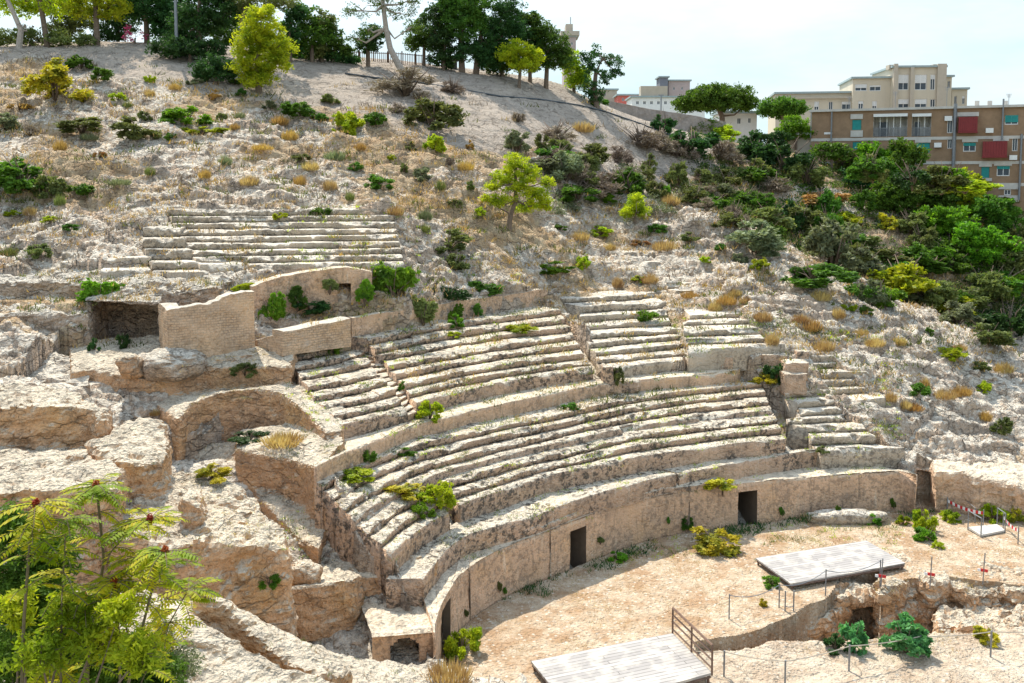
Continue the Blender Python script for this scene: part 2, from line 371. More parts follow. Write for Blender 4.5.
# middle cavea: three wedges and a ruined one
def wedge(rows_px, zs, n): return [curve(p_, z_, n) for p_, z_ in zip(rows_px, zs)]
M1 = [[(340.5, 425), (372, 418), (407, 408)], [(334.7, 415.6), (366, 409), (401, 399)], [(325, 405), (360, 399), (395, 389)], [(315, 396), (352, 389), (386.5, 380)], [(309, 385.5), (345, 379), (379.6, 371)], [(301, 375), (336, 369), (371, 361)], [(296, 365.5), (330, 360), (364, 351.5)], [(291, 355), (325, 350), (358, 342.5)]]
M2 = [[(417, 403), (440, 395.5), (480, 386.5), (518, 379), (560, 372.5), (594, 368.4)], [(409, 392.5), (480, 376.5), (540, 367), (590.4, 360.8)], [(405, 383.5), (480, 367.5), (540, 358.5), (583.5, 353)], [(397, 373.8), (480, 358), (540, 349), (579.6, 344)], [(389, 365), (480, 348.5), (540, 339.5), (574.8, 335)], [(383.5, 355), (450, 342.5), (510, 333.5), (571, 327)], [(375.7, 348), (440, 334.5), (500, 326), (565, 318.6)], [(368, 338.6), (430, 327), (500, 317), (561, 309.5)]]
M3 = [[(614, 367.5), (655, 362.5), (698, 358.4)], [(598, 360), (650, 355), (689, 351.8)], [(596, 352), (645, 347.5), (684, 344)], [(590, 343.5), (640, 339), (682, 335.5)], [(584.5, 334.5), (635, 331), (677, 328.4)], [(580, 325.5), (628, 322.5), (670, 320.8)], [(580, 316), (625, 313.5), (668, 311.5)], [(580.6, 306.5), (625, 304), (666, 302)], [(562, 298), (610, 296.5), (656, 293)]]
zm = Z['m']; z1 = [7.1, 7.38, 7.67, 7.95, 8.25, 8.52, 8.8, 9.1]
top1 = curve([(286, 347), (318, 342), (350, 336)], 9.35, 130)
mw_px = [(352, 318), (382, 313.5), (413, 309), (440, 303.5), (480, 298), (515, 293.5), (548, 289)]
cMW = curve(mw_px, Z['mw'], 260)
w1 = wedge(M1, z1, 130); w2 = wedge(M2, zm, 260)
z3 = [7.1, 7.37, 7.64, 7.95, 8.3, 8.65, 9.05, 9.5, 9.85]
w3 = wedge(M3, z3, 150)
tier('middle_seating', w1, z1, top1, amph, M['seat'], base=6.35, seed=41, ero=.12, skirt=1.5)
tier('middle_seating', w2, zm, cMW, amph, M['seat'], base=6.35, seed=44, ero=.14)
tier('middle_seating', w3, z3, curve([(550, 288), (605, 287), (650, 285)], 10.2, 150), amph, M['seat_grey'], base=6.35, seed=47, ero=.16)
M4 = [([(690, 350), (735, 347), (785, 344)], 7.75), ([(688, 340), (764, 338)], 8.05), ([(684, 331.5), (760, 329)], 8.4), ([(684, 322), (750, 320)], 8.7), ([(690, 315), (740, 313)], 9.0)]
w4 = [curve(p_, z_, 100) for p_, z_ in M4]
tier('ruined_seating', w4, [z for _, z in M4], w4[-1] + (0, 2), amph, M['seat_grey'], base=6.3, seed=52, ero=.24)
R5 = [([(836, 399), (860, 400), (886, 398)], 5.08), ([(824, 390.5), (879, 387)], 5.43), ([(809, 382), (873, 379)], 5.8), ([(806, 372.5), (869, 371.5)], 6.23), ([(809, 365), (860, 361.5)], 6.56), ([(809, 356.5), (834, 356)], 6.96)]
w5 = [curve(p_, z_, 90) for p_, z_ in R5]
tier('ruined_seating', w5, [z for _, z in R5], w5[-1] + (.6, 1.6), amph, M['seat_grey'], base=4.3, seed=55, ero=.3)
# gangway stairs between the first two wedges, two steps to a row
gw = []; gz = []
for k in range(8):
    A = Pz(*M1[k][-1], z1[k]); B = Pz(*M2[k][0], zm[k])
    gw.append((A, B)); gz.append(zm[k])
gr = []; gzz = []
for k in range(8):
    for h in (0, 1):
        a0 = np.array(gw[k]); a1 = np.array(gw[min(k + 1, 7)]); 
        if k == 7: a1 = a0 + (a0 - np.array(gw[6]))
        c = a0 * (1 - h * .5) + a1 * h * .5
        ex = (c[1] - c[0]) * .06; c = np.array([c[0] - ex, c[1] + ex])
        gr.append(resample(c[:, :2], 12)); gzz.append((zm[k] + z1[k]) / 2 - .36 + h * .15)
tier('gangway_stairs', gr, gzz, gr[-1] + (gr[-1] - gr[-2]), amph, M['seat'], base=6.4, seed=61, ero=.05, skirt=.5)
# sloping bed under the middle cavea (shows in the gangway slot)
bed_lo = curve([(405, 406), (480, 390), (540, 379), (600, 370), (660, 364), (700, 361)], 6.9, 60); bed_hi = curve([(352, 325), (430, 316), (500, 307), (560, 300), (610, 297), (666, 300)], 9.4, 60)
bv = np.concatenate([np.c_[r_, np.full(60, z_)] for r_, z_ in zip(lerp_rows(bed_lo, bed_hi, 20), np.linspace(6.3, 9.0, 20))])
ii, jj = np.meshgrid(np.arange(19), np.arange(59), indexing='ij')
bv[:, 2] += fbm(bv, .8, 3, 5) * .06
mesh('gangway_bed', bv, np.stack([ii * 60 + jj, ii * 60 + jj + 1, (ii + 1) * 60 + jj + 1, (ii + 1) * 60 + jj], -1).reshape(-1, 4), M['seat'], amph)
# upper cavea on the left
S_lo = [(208, 273), (266.7, 264), (325, 258.5), (365.5, 254), (404, 250)]; S_hi = [(177, 219), (266, 209.5), (330, 205), (385, 202.5)]
cs0 = np.array([PY(a, b, Y)[:2] for (a, b), Y in zip(S_lo, (50.0, 51, 52.2, 53, 54))]); zs0 = 13.1
cs0 = curve(S_lo, 13.1, 260); cs1 = curve(S_hi, 16.25, 260)
cs1 = np.array([PY(a, b, 60.5)[:2] for a, b in S_hi]); cs1 = resample(cs1, 260)
zsS = list(np.linspace(13.1, 16.2, 9))
S_rows = []
for t, z_ in zip(np.linspace(0, 1, 9), zsS):
    pts = [((1 - t) * a0 + t * a1, (1 - t) * b0 + t * b1) for (a0, b0), (a1, b1) in zip([(200, 274), (266.7, 263), (330, 255.5), (404, 249)], [(168, 221), (262, 209), (330, 203.5), (392, 202.5)])]
    Yk = 51.5 + t * 6.5
    S_rows.append(resample(np.array([PY(a, b, Yk + (i * .55))[:2] for i, (a, b) in enumerate(pts)]), 260))
zsS = [np.mean([PY((1 - t) * 266.7 + t * 266, (1 - t) * 264 + t * 209.5, 51.5 + t * 6.5 + .55)[2]]) for t in np.linspace(0, 1, 9)]
print('upper z', [round(z, 2) for z in zsS])
tier('upper_seating', S_rows, zsS, S_rows[-1] + (0, 1.6), amph, M['seat_grey'], base=zsS[0] - 1.0, seed=71, ero=.27, skirt=1.2)
def frag(rows_px, Y0, dY, n, seed, ero=.25):
    R_ = []; zz_ = []
    for k, pl in enumerate(rows_px):
        Yk = Y0 + dY * k; W = [PY(a, b, Yk + .25 * i) for i, (a, b) in enumerate(pl)]; R_.append(resample(np.array([w_[:2] for w_ in W]), n)); zz_.append(W[0][2])
    tier('ruined_seating', R_, zz_, R_[-1] + (0, 1.), amph, M['seat_grey'], base=zz_[0] - 1.9, seed=seed, ero=ero, skirt=1.2); return R_
u2 = frag([[(166, 272), (208, 268)], [(152, 262), (200, 257)], [(147, 250), (192, 246)], [(143, 238), (186, 234)], [(143, 228), (180, 223)]], 50.6, 1.15, 90, 81)
u3 = frag([[(60, 262), (104, 258)], [(62, 252), (100, 249)], [(64, 243), (97, 240)], [(66, 234), (95, 231)], [(68, 226), (93, 223)], [(70, 217), (90, 214)]], 52.2, 1.0, 80, 83)
u4 = frag([[(100, 270), (150, 268)], [(104, 258), (148, 256)]], 50.5, 1.6, 80, 85)
frag([[(600, 262), (660, 262)], [(610, 252), (655, 251)]], 69.5, 1.6, 90, 87, .3)
frag([[(690, 300), (730, 298)], [(680, 291), (722, 289)], [(668, 283), (705, 281)]], 64.2, 1.3, 90, 89, .32)
# ---- podium wall with its doorways
def podium():
    L = np.r_[0, np.cumsum(np.linalg.norm(np.diff(cP, axis=0), axis=1))]
    n = int(L[-1] / .14); W = np.c_[np.interp(np.linspace(0, L[-1], n), L, cP[:, 0]), np.interp(np.linspace(0, L[-1], n), L, cP[:, 1])]
    W = resample(W[::6], n)
    px = np.array([to_px(x, y, 1.2)[0] for x, y in W])
    t = np.gradient(W, axis=0); t /= np.linalg.norm(t, axis=1)[:, None]; Nn = np.c_[-t[:, 1], t[:, 0]]
    zl = np.r_[np.linspace(-.6, 1.75, 14), np.linspace(1.9, 2.16, 3)]; m = len(zl)
    V = np.zeros((m, n, 3))
    for i, z in enumerate(zl):
        P3 = np.c_[W, np.full(n, z)]
        off = fbm(P3, 1.4, 4, 5) * .10 + fbm(P3, .3, 3, 8) * .03 - .10 * (i == m - 1) * 0
        if i == m - 1: off = off + .06
        V[i] = np.c_[W + Nn * (off + .02)[:, None], np.full(n, z) + fbm(P3, 1., 3, 2) * (.05 if i == m - 1 else 0)]
    doors = [(441.5, 452, 1.6), (569, 588, 1.75), (736, 759, 1.75)]
    skip = np.zeros((m, n), bool); DB = []
    for a, b, zt in doors:
        js = [j for j in range(n) if a <= px[j] <= b and L[-1] * j / n > (0.5 if a > 500 else .2)]
        if a < 500: js = [j for j in js if W[j][1] > 33.9]
        skip[:13, js[0]:js[-1]] = True; DB.append((js[0], js[-1], zl[13]))
    Q = [(i * n + j, i * n + j + 1, (i + 1) * n + j + 1, (i + 1) * n + j) for i in range(m - 1) for j in range(n - 1) if not skip[i, j]]
    o = mesh('podium_wall', V.reshape(-1, 3), np.array(Q), M['podium'], amph)
    GROUND.append(o)
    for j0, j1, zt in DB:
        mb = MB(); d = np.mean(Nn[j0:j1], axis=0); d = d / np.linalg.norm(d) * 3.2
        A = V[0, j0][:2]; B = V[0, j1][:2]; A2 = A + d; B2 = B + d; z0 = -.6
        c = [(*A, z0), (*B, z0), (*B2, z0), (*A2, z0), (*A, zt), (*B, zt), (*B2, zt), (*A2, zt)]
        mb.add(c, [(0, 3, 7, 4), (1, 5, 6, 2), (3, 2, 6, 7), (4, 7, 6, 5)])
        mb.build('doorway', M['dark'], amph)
podium()
# ---- vaulted tunnel at the left end of the podium
def vault():
    A = np.array(Pz(372, 634, 1.95)); B = np.array(Pz(434.5, 629, 2.0)); u = (B - A); Lw = np.linalg.norm(u[:2]); u = u / np.linalg.norm(u)
    nrm = np.array([-u[1], u[0], 0]); nx = 60; H0 = -1.6
    s = np.linspace(0, Lw, nx); pa, pb = [np.interp(x_, (372, 434.5), (0, Lw)) for x_ in (389.5, 419)]
    zt = 1.7
    V = []; Fc = []
    zl = np.linspace(H0, 1.93, 34)
    def top(sv):
        if pa <= sv <= pb:
            k = (sv - (pa + pb) / 2) / ((pb - pa) / 2); return zt - .38 * (1 - math.sqrt(max(0, 1 - k * k)))
        return -99
    for i, z in enumerate(zl):
        for sv in s:
            p_ = A + u * sv; V.append((p_[0], p_[1], z))
    V = np.array(V); nn = fbm(V, .7, 4, 9) * .07; V += nrm * nn[:, None]
    for i in range(len(zl) - 1):
        for j in range(nx - 1):
            zc = (zl[i] + zl[i + 1]) / 2
            if zc < top((s[j] + s[j + 1]) / 2): continue
            Fc.append((i * nx + j, i * nx + j + 1, (i + 1) * nx + j + 1, (i + 1) * nx + j))
    o = mesh('vault_front', V, Fc, M['podium'], amph); GROUND.append(o)
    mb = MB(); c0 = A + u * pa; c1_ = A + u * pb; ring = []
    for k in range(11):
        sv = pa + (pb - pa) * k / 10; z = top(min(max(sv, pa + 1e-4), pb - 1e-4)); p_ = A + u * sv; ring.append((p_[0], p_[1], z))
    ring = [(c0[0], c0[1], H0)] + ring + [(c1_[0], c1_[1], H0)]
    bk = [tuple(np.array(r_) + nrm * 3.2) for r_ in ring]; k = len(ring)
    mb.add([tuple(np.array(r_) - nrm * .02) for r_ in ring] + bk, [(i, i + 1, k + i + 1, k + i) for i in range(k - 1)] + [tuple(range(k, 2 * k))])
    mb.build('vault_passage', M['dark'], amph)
    # rubble roof of the vault
    E_ = [(372, 634), (434.5, 629), (437, 615), (426, 590), (424, 577), (356, 590)]
    C4 = [np.array(Pz(*e, 2.0)[:2]) for e in E_]
    nxr, nyr = 60, 40; V = []
    for j in range(nyr):
        t = j / (nyr - 1); 
        Lp = C4[0] * (1 - t) + C4[5] * t; Rp = C4[1] * (1 - t) + C4[4] * t
        for i in range(nxr):
            f = i / (nxr - 1); V.append((*(Lp * (1 - f) + Rp * f), 1.93))
    V = np.array(V); V[:, 2] += fbm(V, .5, 4, 4) * .12 + np.clip(fbm(V, .25, 2, 14), 0, 1) * .12 + .03
    V = V.reshape(nyr, nxr, 3); V[0, :, 2] = 1.9; V[0, :, 1] -= .05; V = V.reshape(-1, 3)
    ii, jj = np.meshgrid(np.arange(nyr - 1), np.arange(nxr - 1), indexing='ij')
    GROUND.append(mesh('vault_roof', V, np.stack([ii * nxr + jj, ii * nxr + jj + 1, (ii + 1) * nxr + jj + 1, (ii + 1) * nxr + jj], -1).reshape(-1, 4), M['podium'], amph))
vault()
# ================================================================ MASONRY WALLS (separate things)
def wall_strip(name, pts, zb, thick, mat, parent=None, coping=.0, seed=0, ragged=.06, holes=(), dz=.12):
    """pts: [(x,y,ztop)] along the visible face; thickness goes away from the viewer"""
    P = np.array(pts, float); d = np.r_[0, np.cumsum(np.linalg.norm(np.diff(P[:, :2], axis=0), axis=1))]
    n = max(8, int(d[-1] / .14)); s = np.linspace(0, d[-1], n)
    X = np.c_[np.interp(s, d, P[:, 0]), np.interp(s, d, P[:, 1])]; zt = np.interp(s, d, P[:, 2])
    zbv = np.interp(s, d, zb) if np.ndim(zb) else np.full(n, zb)
    t = np.gradient(X, axis=0); t /= np.linalg.norm(t, axis=1)[:, None]; Nn = np.c_[-t[:, 1], t[:, 0]]
    zt = zt + fbm(np.c_[X, zt], .8, 4, seed) * ragged + np.round(fbm(np.c_[X, zt], 1.5, 1, seed + 1) * 3) / 3 * ragged * .6
    m = 16; V = []
    for i in range(m):
        f = i / (m - 1); z = zbv * (1 - f) + zt * f
        V.append(np.c_[X + Nn * (fbm(np.c_[X, z], .5, 4, seed + 2) * .10 + np.round(fbm(np.c_[X, z], .3, 2, seed + 6) * 3) / 3 * .05)[:, None], z])
    V.append(np.c_[X + Nn * .05, zt + .015])
    V.append(np.c_[X + Nn * thick * .5, zt + .03 + fbm(np.c_[X, zt], .4, 3, 3) * .03])
    V.append(np.c_[X + Nn * thick, zt])
    V.append(np.c_[X + Nn * thick, zbv])
    m = len(V); V = np.array(V)
    Q = []
    for i in range(m - 1):
        for j in range(n - 1):
            if i < 15:
                zc = V[i, j, 2]; sc = s[j]
                if any(a <= sc <= b and z0 <= zc <= z1 for a, b, z0, z1 in holes): continue
            Q.append((i * n + j, i * n + j + 1, (i + 1) * n + j + 1, (i + 1) * n + j))
    V2 = V.reshape(-1, 3)
    o = mesh(name, V2, Q + [tuple(i * n for i in range(m)), tuple(i * n + n - 1 for i in range(m))[::-1]], mat, parent)
    GROUND.append(o); return o
def wp(lst, z=None): return [Pz(a, b, z) if z is not None else None for a, b in lst]
# long retaining wall above the middle seating
o = wall_strip('retaining_wall', [Pz(a, b, Z['mw']) for a, b in mw_px], 8.9, .5, M['podium'], seed=4, ragged=.07)
tag(o, 'long low curved stone retaining wall along the top of the middle seating', 'stone wall')
# masonry block left of the gangway
def quadwall(name, corners, zt, zb, label, cat='stone wall', thick=1.2, mat='brick', seed=0, ragged=.05):
    o = wall_strip(name, [(*c[:2], z) for c, z in zip(corners, zt)], zb, thick, M[mat], seed=seed, ragged=ragged); tag(o, label, cat); return o
Yb = 44.2
c = [PY(283, 332, 45.8), PY(318, 325, 47.2), PY(350.5, 319, 48.4)]
quadwall('masonry_block', c, [p_[2] for p_ in c], 9.2, 'low wall of small squared blocks beside the dark gangway stairs', thick=1.0, seed=6)
c0 = PY(257, 348, 46.2); c = [PY(255, 340, 47.2), PY(283, 332, 45.9)]
quadwall('masonry_return', c, [p_[2] for p_ in c], 8.6, 'short side wall returning behind the low block wall', thick=.8, seed=8)
# tall broken masonry wall of the vaulted chamber
c = [PY(160, 296, 46.0), PY(172, 309, 44.6), PY(205, 302, 45.4), PY(252, 292, 46.9)]
c = [PY(158, 303, 47.0), PY(167, 309, 44.7), PY(205, 303, 45.5), PY(254, 293, 46.9)]
quadwall('ruined_wall', c, [p_[2] for p_ in c], 8.3, 'tall crumbling masonry wall beside the dark cave opening', thick=.7, seed=11, ragged=.22)
# wall with the narrow dark doorway
zc = [PY(254, 292, 47.6)[2], 0]
c = [PY(252, 287, 49.5), PY(282, 276, 50.2), PY(336, 268, 51.2), PY(348, 267, 51.4), PY(372, 272, 51.8)]
P_ = np.array([p_[:2] for p_ in c]); dd = np.r_[0, np.cumsum(np.linalg.norm(np.diff(P_, axis=0), axis=1))]
zd = PY(342, 284, 51.3)[2]
o = wall_strip('chamber_wall', c, 9.8, 1.0, M['podium'], seed=13, ragged=.05, holes=[(dd[2] + .05, dd[3] + .02, 0, zd)])
tag(o, 'rough plastered stone wall with a narrow dark doorway under the upper seating', 'stone wall')
mb = MB(); a, b = c[2], c[3]; dp = 2.2
mb.add([(a[0], a[1] + .1, 9.8), (b[0], b[1] + .1, 9.8), (b[0] - .3, b[1] + dp, 9.8), (a[0] - .3, a[1] + dp, 9.8), (a[0], a[1] + .1, zd + .1), (b[0], b[1] + .1, zd + .1), (b[0] - .3, b[1] + dp, zd + .1), (a[0] - .3, a[1] + dp, zd + .1)], [(0, 3, 7, 4), (1, 5, 6, 2), (3, 2, 6, 7), (4, 7, 6, 5)])
d_ = mb.build('doorway', M['podium'], o)
# ================================================================ QUARRIED ROCK (voxel-fused carved masses)
M['fore'] = rock_mat('near_rock', top=(.60, .52, .40), side=(.60, .38, .20), lichen=.25, streak=.25, orange=.5, bump=.9, ck_amt=.4, grey=.15)
def carve(name, prisms, vox=.13, amp=.3, mat='quarry', seed=0, label=None, cat=None, kind='structure', fine=.05, blk=.9):
    V = []; Fc = []
    for top, zb in prisms:
        W = [PY(*t) if len(t) == 3 else tuple(t[:3]) for t in top]; n = len(W); k = len(V)
        zb_ = zb
        
        area = sum(W[i][0] * W[(i + 1) % n][1] - W[(i + 1) % n][0] * W[i][1] for i in range(n))
        if area < 0: W = W[::-1]
        V += [tuple(p_[:3]) for p_ in W] + [(p_[0], p_[1], zb_) for p_ in W]
        for i in range(n):
            j = (i + 1) % n
            Fc += [(k + i, k + n + i, k + n + j, k + j)]
        from mathutils.geometry import tessellate_polygon
        for tri in tessellate_polygon([[Vector((p_[0], p_[1], 0)) for p_ in W]]):
            a_, b_, c_ = tri; ar = (W[b_][0] - W[a_][0]) * (W[c_][1] - W[a_][1]) - (W[c_][0] - W[a_][0]) * (W[b_][1] - W[a_][1])
            if ar < 0: b_, c_ = c_, b_
            Fc += [(k + a_, k + b_, k + c_), (k + n + a_, k + n + c_, k + n + b_)]
    o = mesh(name, V, Fc, M[mat])
    md = o.modifiers.new('r', 'REMESH'); md.mode = 'VOXEL'; md.voxel_size = vox
    dg = bpy.context.evaluated_depsgraph_get(); me = bpy.data.meshes.new_from_object(o.evaluated_get(dg))
    o.modifiers.clear(); o.data = me
    if not me.materials: me.materials.append(M[mat])
    n = len(me.vertices); co = np.empty(n * 3); me.vertices.foreach_get('co', co); co = co.reshape(-1, 3)
    no = np.empty(n * 3); me.vertices.foreach_get('normal', no); no = no.reshape(-1, 3)
    d = fbm(co, 2.2, 3, seed) * amp * .8 + fbm(co * (1, 1, 1.8), .7, 4, seed + 5, True) * amp * .45 + fbm(co, .22, 3, seed + 9) * fine
    d = d + np.round(fbm(co * (1, 1, .8), 1.6, 4, seed + 31) * 5) / 5 * amp * blk - np.clip(fbm(co, .8, 4, seed + 37) - .25, 0, 1) * amp * 1.6
    # pitted, rounded tops
    d = d - np.clip(no[:, 2], 0, 1) * np.clip(fbm(co, .45, 3, seed + 3), 0, 1) * amp * .9
    me.vertices.foreach_set('co', (co + no * d[:, None]).ravel()); me.update()
    GROUND.append(o)
    if label: tag(o, label, cat)
    if kind: o['kind'] = kind
    return o
# high terrace behind the near blocks, with the concave cut wall
P1a = ([(178, 420, 41), (190, 404, 42.2), (204, 398, 42.8), (228, 391, 43.3), (257, 388, 43.6), (281, 393, 43.2), (296, 403, 42.2), (312, 417, 41), (326, 433, 39.6), (343, 430, 40.2), (345, 380, 46), (300, 352, 48), (170, 352, 48), (150, 400, 44)], 4.2)
P1b = ([(70, 372, 43.6), (90, 369, 44), (130, 377, 43.6), (168, 382, 43.8), (190, 377, 44.3), (202, 369, 44.9), (249, 367, 45.2), (290, 366, 44.6), (296, 350, 46.8), (250, 340, 49), (160, 335, 49), (70, 340, 48)], 5.)
ledge = ([(236, 450, 39.9), (262, 456, 39.4), (290, 460, 38.8), (306, 464, 38.1), (317, 467, 37.3), (345, 440, 39.4), (320, 425, 42), (290, 425, 42.8), (236, 430, 42.8)], 3.2)
floor1 = ([(205, 470, 41), (240, 470, 41), (262, 500, 38.5), (300, 540, 36.6), (318, 548, 35.6), (330, 520, 37.6), (330, 440, 42), (180, 440, 43)], 2.)
carve('cut_rock_terrace', [P1a, P1b, ledge, floor1], .11, .13, seed=20, fine=.07, blk=.25)
# stack of rock at the far left
P0 = ([(-60, 318, 46.5), (0, 316, 47), (50, 312, 47.2), (88, 312, 47.4), (90, 298, 50), (-60, 296, 50)], 6)
P0b = ([(-60, 283, 49.6), (0, 283, 49.8), (45, 281, 50), (88, 283, 50), (140, 281, 50), (160, 283, 49), (160, 262, 54), (-60, 262, 54)], 10.9)
P0c = ([(-60, 395, 42), (25, 380, 43.3), (70, 378, 43.2), (90, 385, 43), (95, 352, 46), (-60, 352, 46)], 6)
croof = ([(84, 300, 48), (120, 302, 47.6), (160, 303, 46.9), (168, 282, 49.5), (84, 280, 50)], 11.55)
cback = ([(85, 300, 50.6), (165, 300, 50.6), (165, 285, 52), (85, 285, 52)], 8)
fill_ = ([(160, 292, 48.4), (215, 288, 49.0), (232, 276, 51.2), (158, 276, 51.5)], 9)
carve('rock_ledges', [fill_, P0, P0b, P0c, croof, cback], .12, .32, 'hill', seed=33)
# near cut blocks
P2 = ([(-80, 412, 31.5), (0, 409, 32), (60, 407, 32.4), (92, 411, 32.6), (104, 424, 32), (112, 412, 34.5), (80, 392, 37), (0, 385, 37), (-80, 385, 37)], 5.)
P3 = ([(-90, 498, 25.2), (0, 492, 25.8), (40, 487, 26.3), (85, 484, 26.8), (118, 484, 27.2), (121, 470, 28.8), (98, 459, 29.6), (74, 452, 30.2), (39, 460, 29.8), (0, 467, 29.4), (-90, 467, 29.4)], 3)
P2f = ([(-90, 470, 29), (60, 462, 30), (110, 455, 31), (110, 445, 33), (-90, 445, 33)], 3)
P4 = ([(103, 455, 30), (122, 466, 29.5), (166, 462, 29.9), (168, 452, 31), (163, 426, 33), (148, 420, 33.6), (128, 424, 33.2), (108, 438, 32), (90, 442, 31)], 4)
P5 = ([(116, 540, 26.6), (176, 541, 27.0), (244, 546, 27.5), (284, 550, 27.9), (286, 540, 28.6), (276, 525, 29.4), (255, 500, 31.2), (235, 486, 32.2), (200, 478, 32.8), (170, 478, 32.6), (160, 476, 32), (120, 490, 30)], 1.5)
P5b = ([(186, 506, 29.0), (203, 512, 28.8), (203, 497, 30.2), (238, 503, 30.2), (242, 521, 28.9), (262, 524, 29.1), (252, 500, 31), (232, 484, 32.2), (200, 474, 32.8), (172, 474, 32.6), (165, 485, 31)], 5)
knob = ([(184, 500, 28.2), (200, 507, 28.2), (200, 490, 29.8), (186, 484, 30)], 5)
carve('quarried_blocks', [P2, P2f, P3, P4, P5, P5b, knob], .1, .3, seed=44, fine=.07)
# low cut wall between the passage and the vault
P7 = ([(252, 608, 31.8), (280, 588, 33), (320, 584, 33.3), (353, 579, 33.8), (362, 574, 34.6), (352, 562, 36), (300, 562, 36), (262, 590, 34.4)], -2)
P9 = ([(354, 576, 34.9), (424, 577, 34.9), (436, 562, 35.8), (397, 552, 36.3), (350, 556, 36.6)], -1)
P9b = ([(334, 576, 34.6), (380, 571, 35.3), (380, 562, 36), (334, 566, 35.6)], 2)
carve('cut_rock_wall', [P7, P9], .1, .22, seed=52)
# foreground slabs
F1 = ([(190, 600, 19.6), (198, 596, 19.8), (237, 611, 20.3), (293, 636, 20.9), (325, 648, 21.3), (362, 655, 21.8), (410, 662, 22.5), (432, 661, 22.8), (462, 680, 22.4), (470, 720, 20.5), (380, 720, 18.4), (300, 690, 18.2), (262, 652, 18.8), (215, 632, 19)], 4.5)
F2 = ([(150, 640, 17.2), (200, 622, 18), (240, 640, 17.6), (290, 665, 17.4), (380, 700, 17.2), (460, 740, 17.2), (420, 800, 14.5), (150, 800, 13.5)], 4)
F4 = ([(195, 592, 19.3), (203, 594, 19.2), (232, 612, 19.0), (262, 640, 18.6), (275, 655, 18.3), (318, 676, 17.9), (352, 672, 18.8), (300, 650, 19.2), (262, 622, 19.9), (222, 600, 20.2)], 5)
F3 = ([(60, 598, 19.5), (110, 592, 20), (150, 590, 20.4), (190, 602, 20), (205, 640, 18), (120, 650, 16.5), (60, 650, 16)], 4)
carve('foreground_rock', [F1, F2, F3, F4], .085, .17, 'fore', seed=61, fine=.04, blk=.9)
# rock beside the right end of the podium: low cut wall with a small cave
RW = ([(936, 472, 49.5), (962, 472, 49.5), (975, 479, 49), (1000, 484, 48.6), (1022, 489, 48.2), (1060, 496, 47.6), (1070, 470, 51), (1000, 462, 53), (930, 458, 53)], -1)
RW2 = ([(914, 468, 51.5), (938, 469, 51.2), (945, 458, 54), (905, 458, 54)], 1.7)
RW3 = ([(905, 475, 54), (945, 475, 54), (945, 470, 56), (905, 470, 56)], -1)
carve('low_cut_wall', [RW, RW2, RW3], .13, .22, 'podium', seed=71)
# rim of the pit in front of the arena: rough mass with the cave mouth
T1 = ([(780, 626, 38.1), (806, 621, 38.6), (830, 617, 39.0), (843, 604, 40.0), (846, 588, 41.3), (830, 572, 42.8), (800, 590, 41.0), (770, 612, 39.2)], -4)
T2 = ([(880, 606, 39.9), (892, 598, 40.5), (915, 586, 41.6), (932, 596, 40.7), (950, 592, 41.1), (975, 604, 40.2), (1000, 600, 40.6), (1050, 606, 40), (1080, 570, 43.5), (1000, 565, 44), (940, 562, 44.4), (900, 563, 44.2), (878, 575, 43)], -4)
T2 = ([tuple(np.array(PY(*t)) + (0, 0, .38)) + (0,) for t in T2[0]], -4)
T3 = ([(826, 606, 39.8), (848, 598, 40.3), (872, 596, 40.5), (896, 596, 40.5), (905, 575, 43), (880, 562, 44.3), (835, 562, 44.3)], -.7)
T4 = ([(940, 628, 38.3), (1016, 630, 38.2), (1050, 630, 38.2), (1050, 606, 40.5), (940, 606, 40.5)], -4)
T5 = ([(912, 630, 37.9), (945, 636, 37.6), (1012, 640, 37.4), (1050, 640, 37.4), (1050, 620, 39), (912, 615, 39)], -4)
carve('pit_rim_rock', [T1, T2, T3, T4], .11, .55, seed=81, fine=.1)
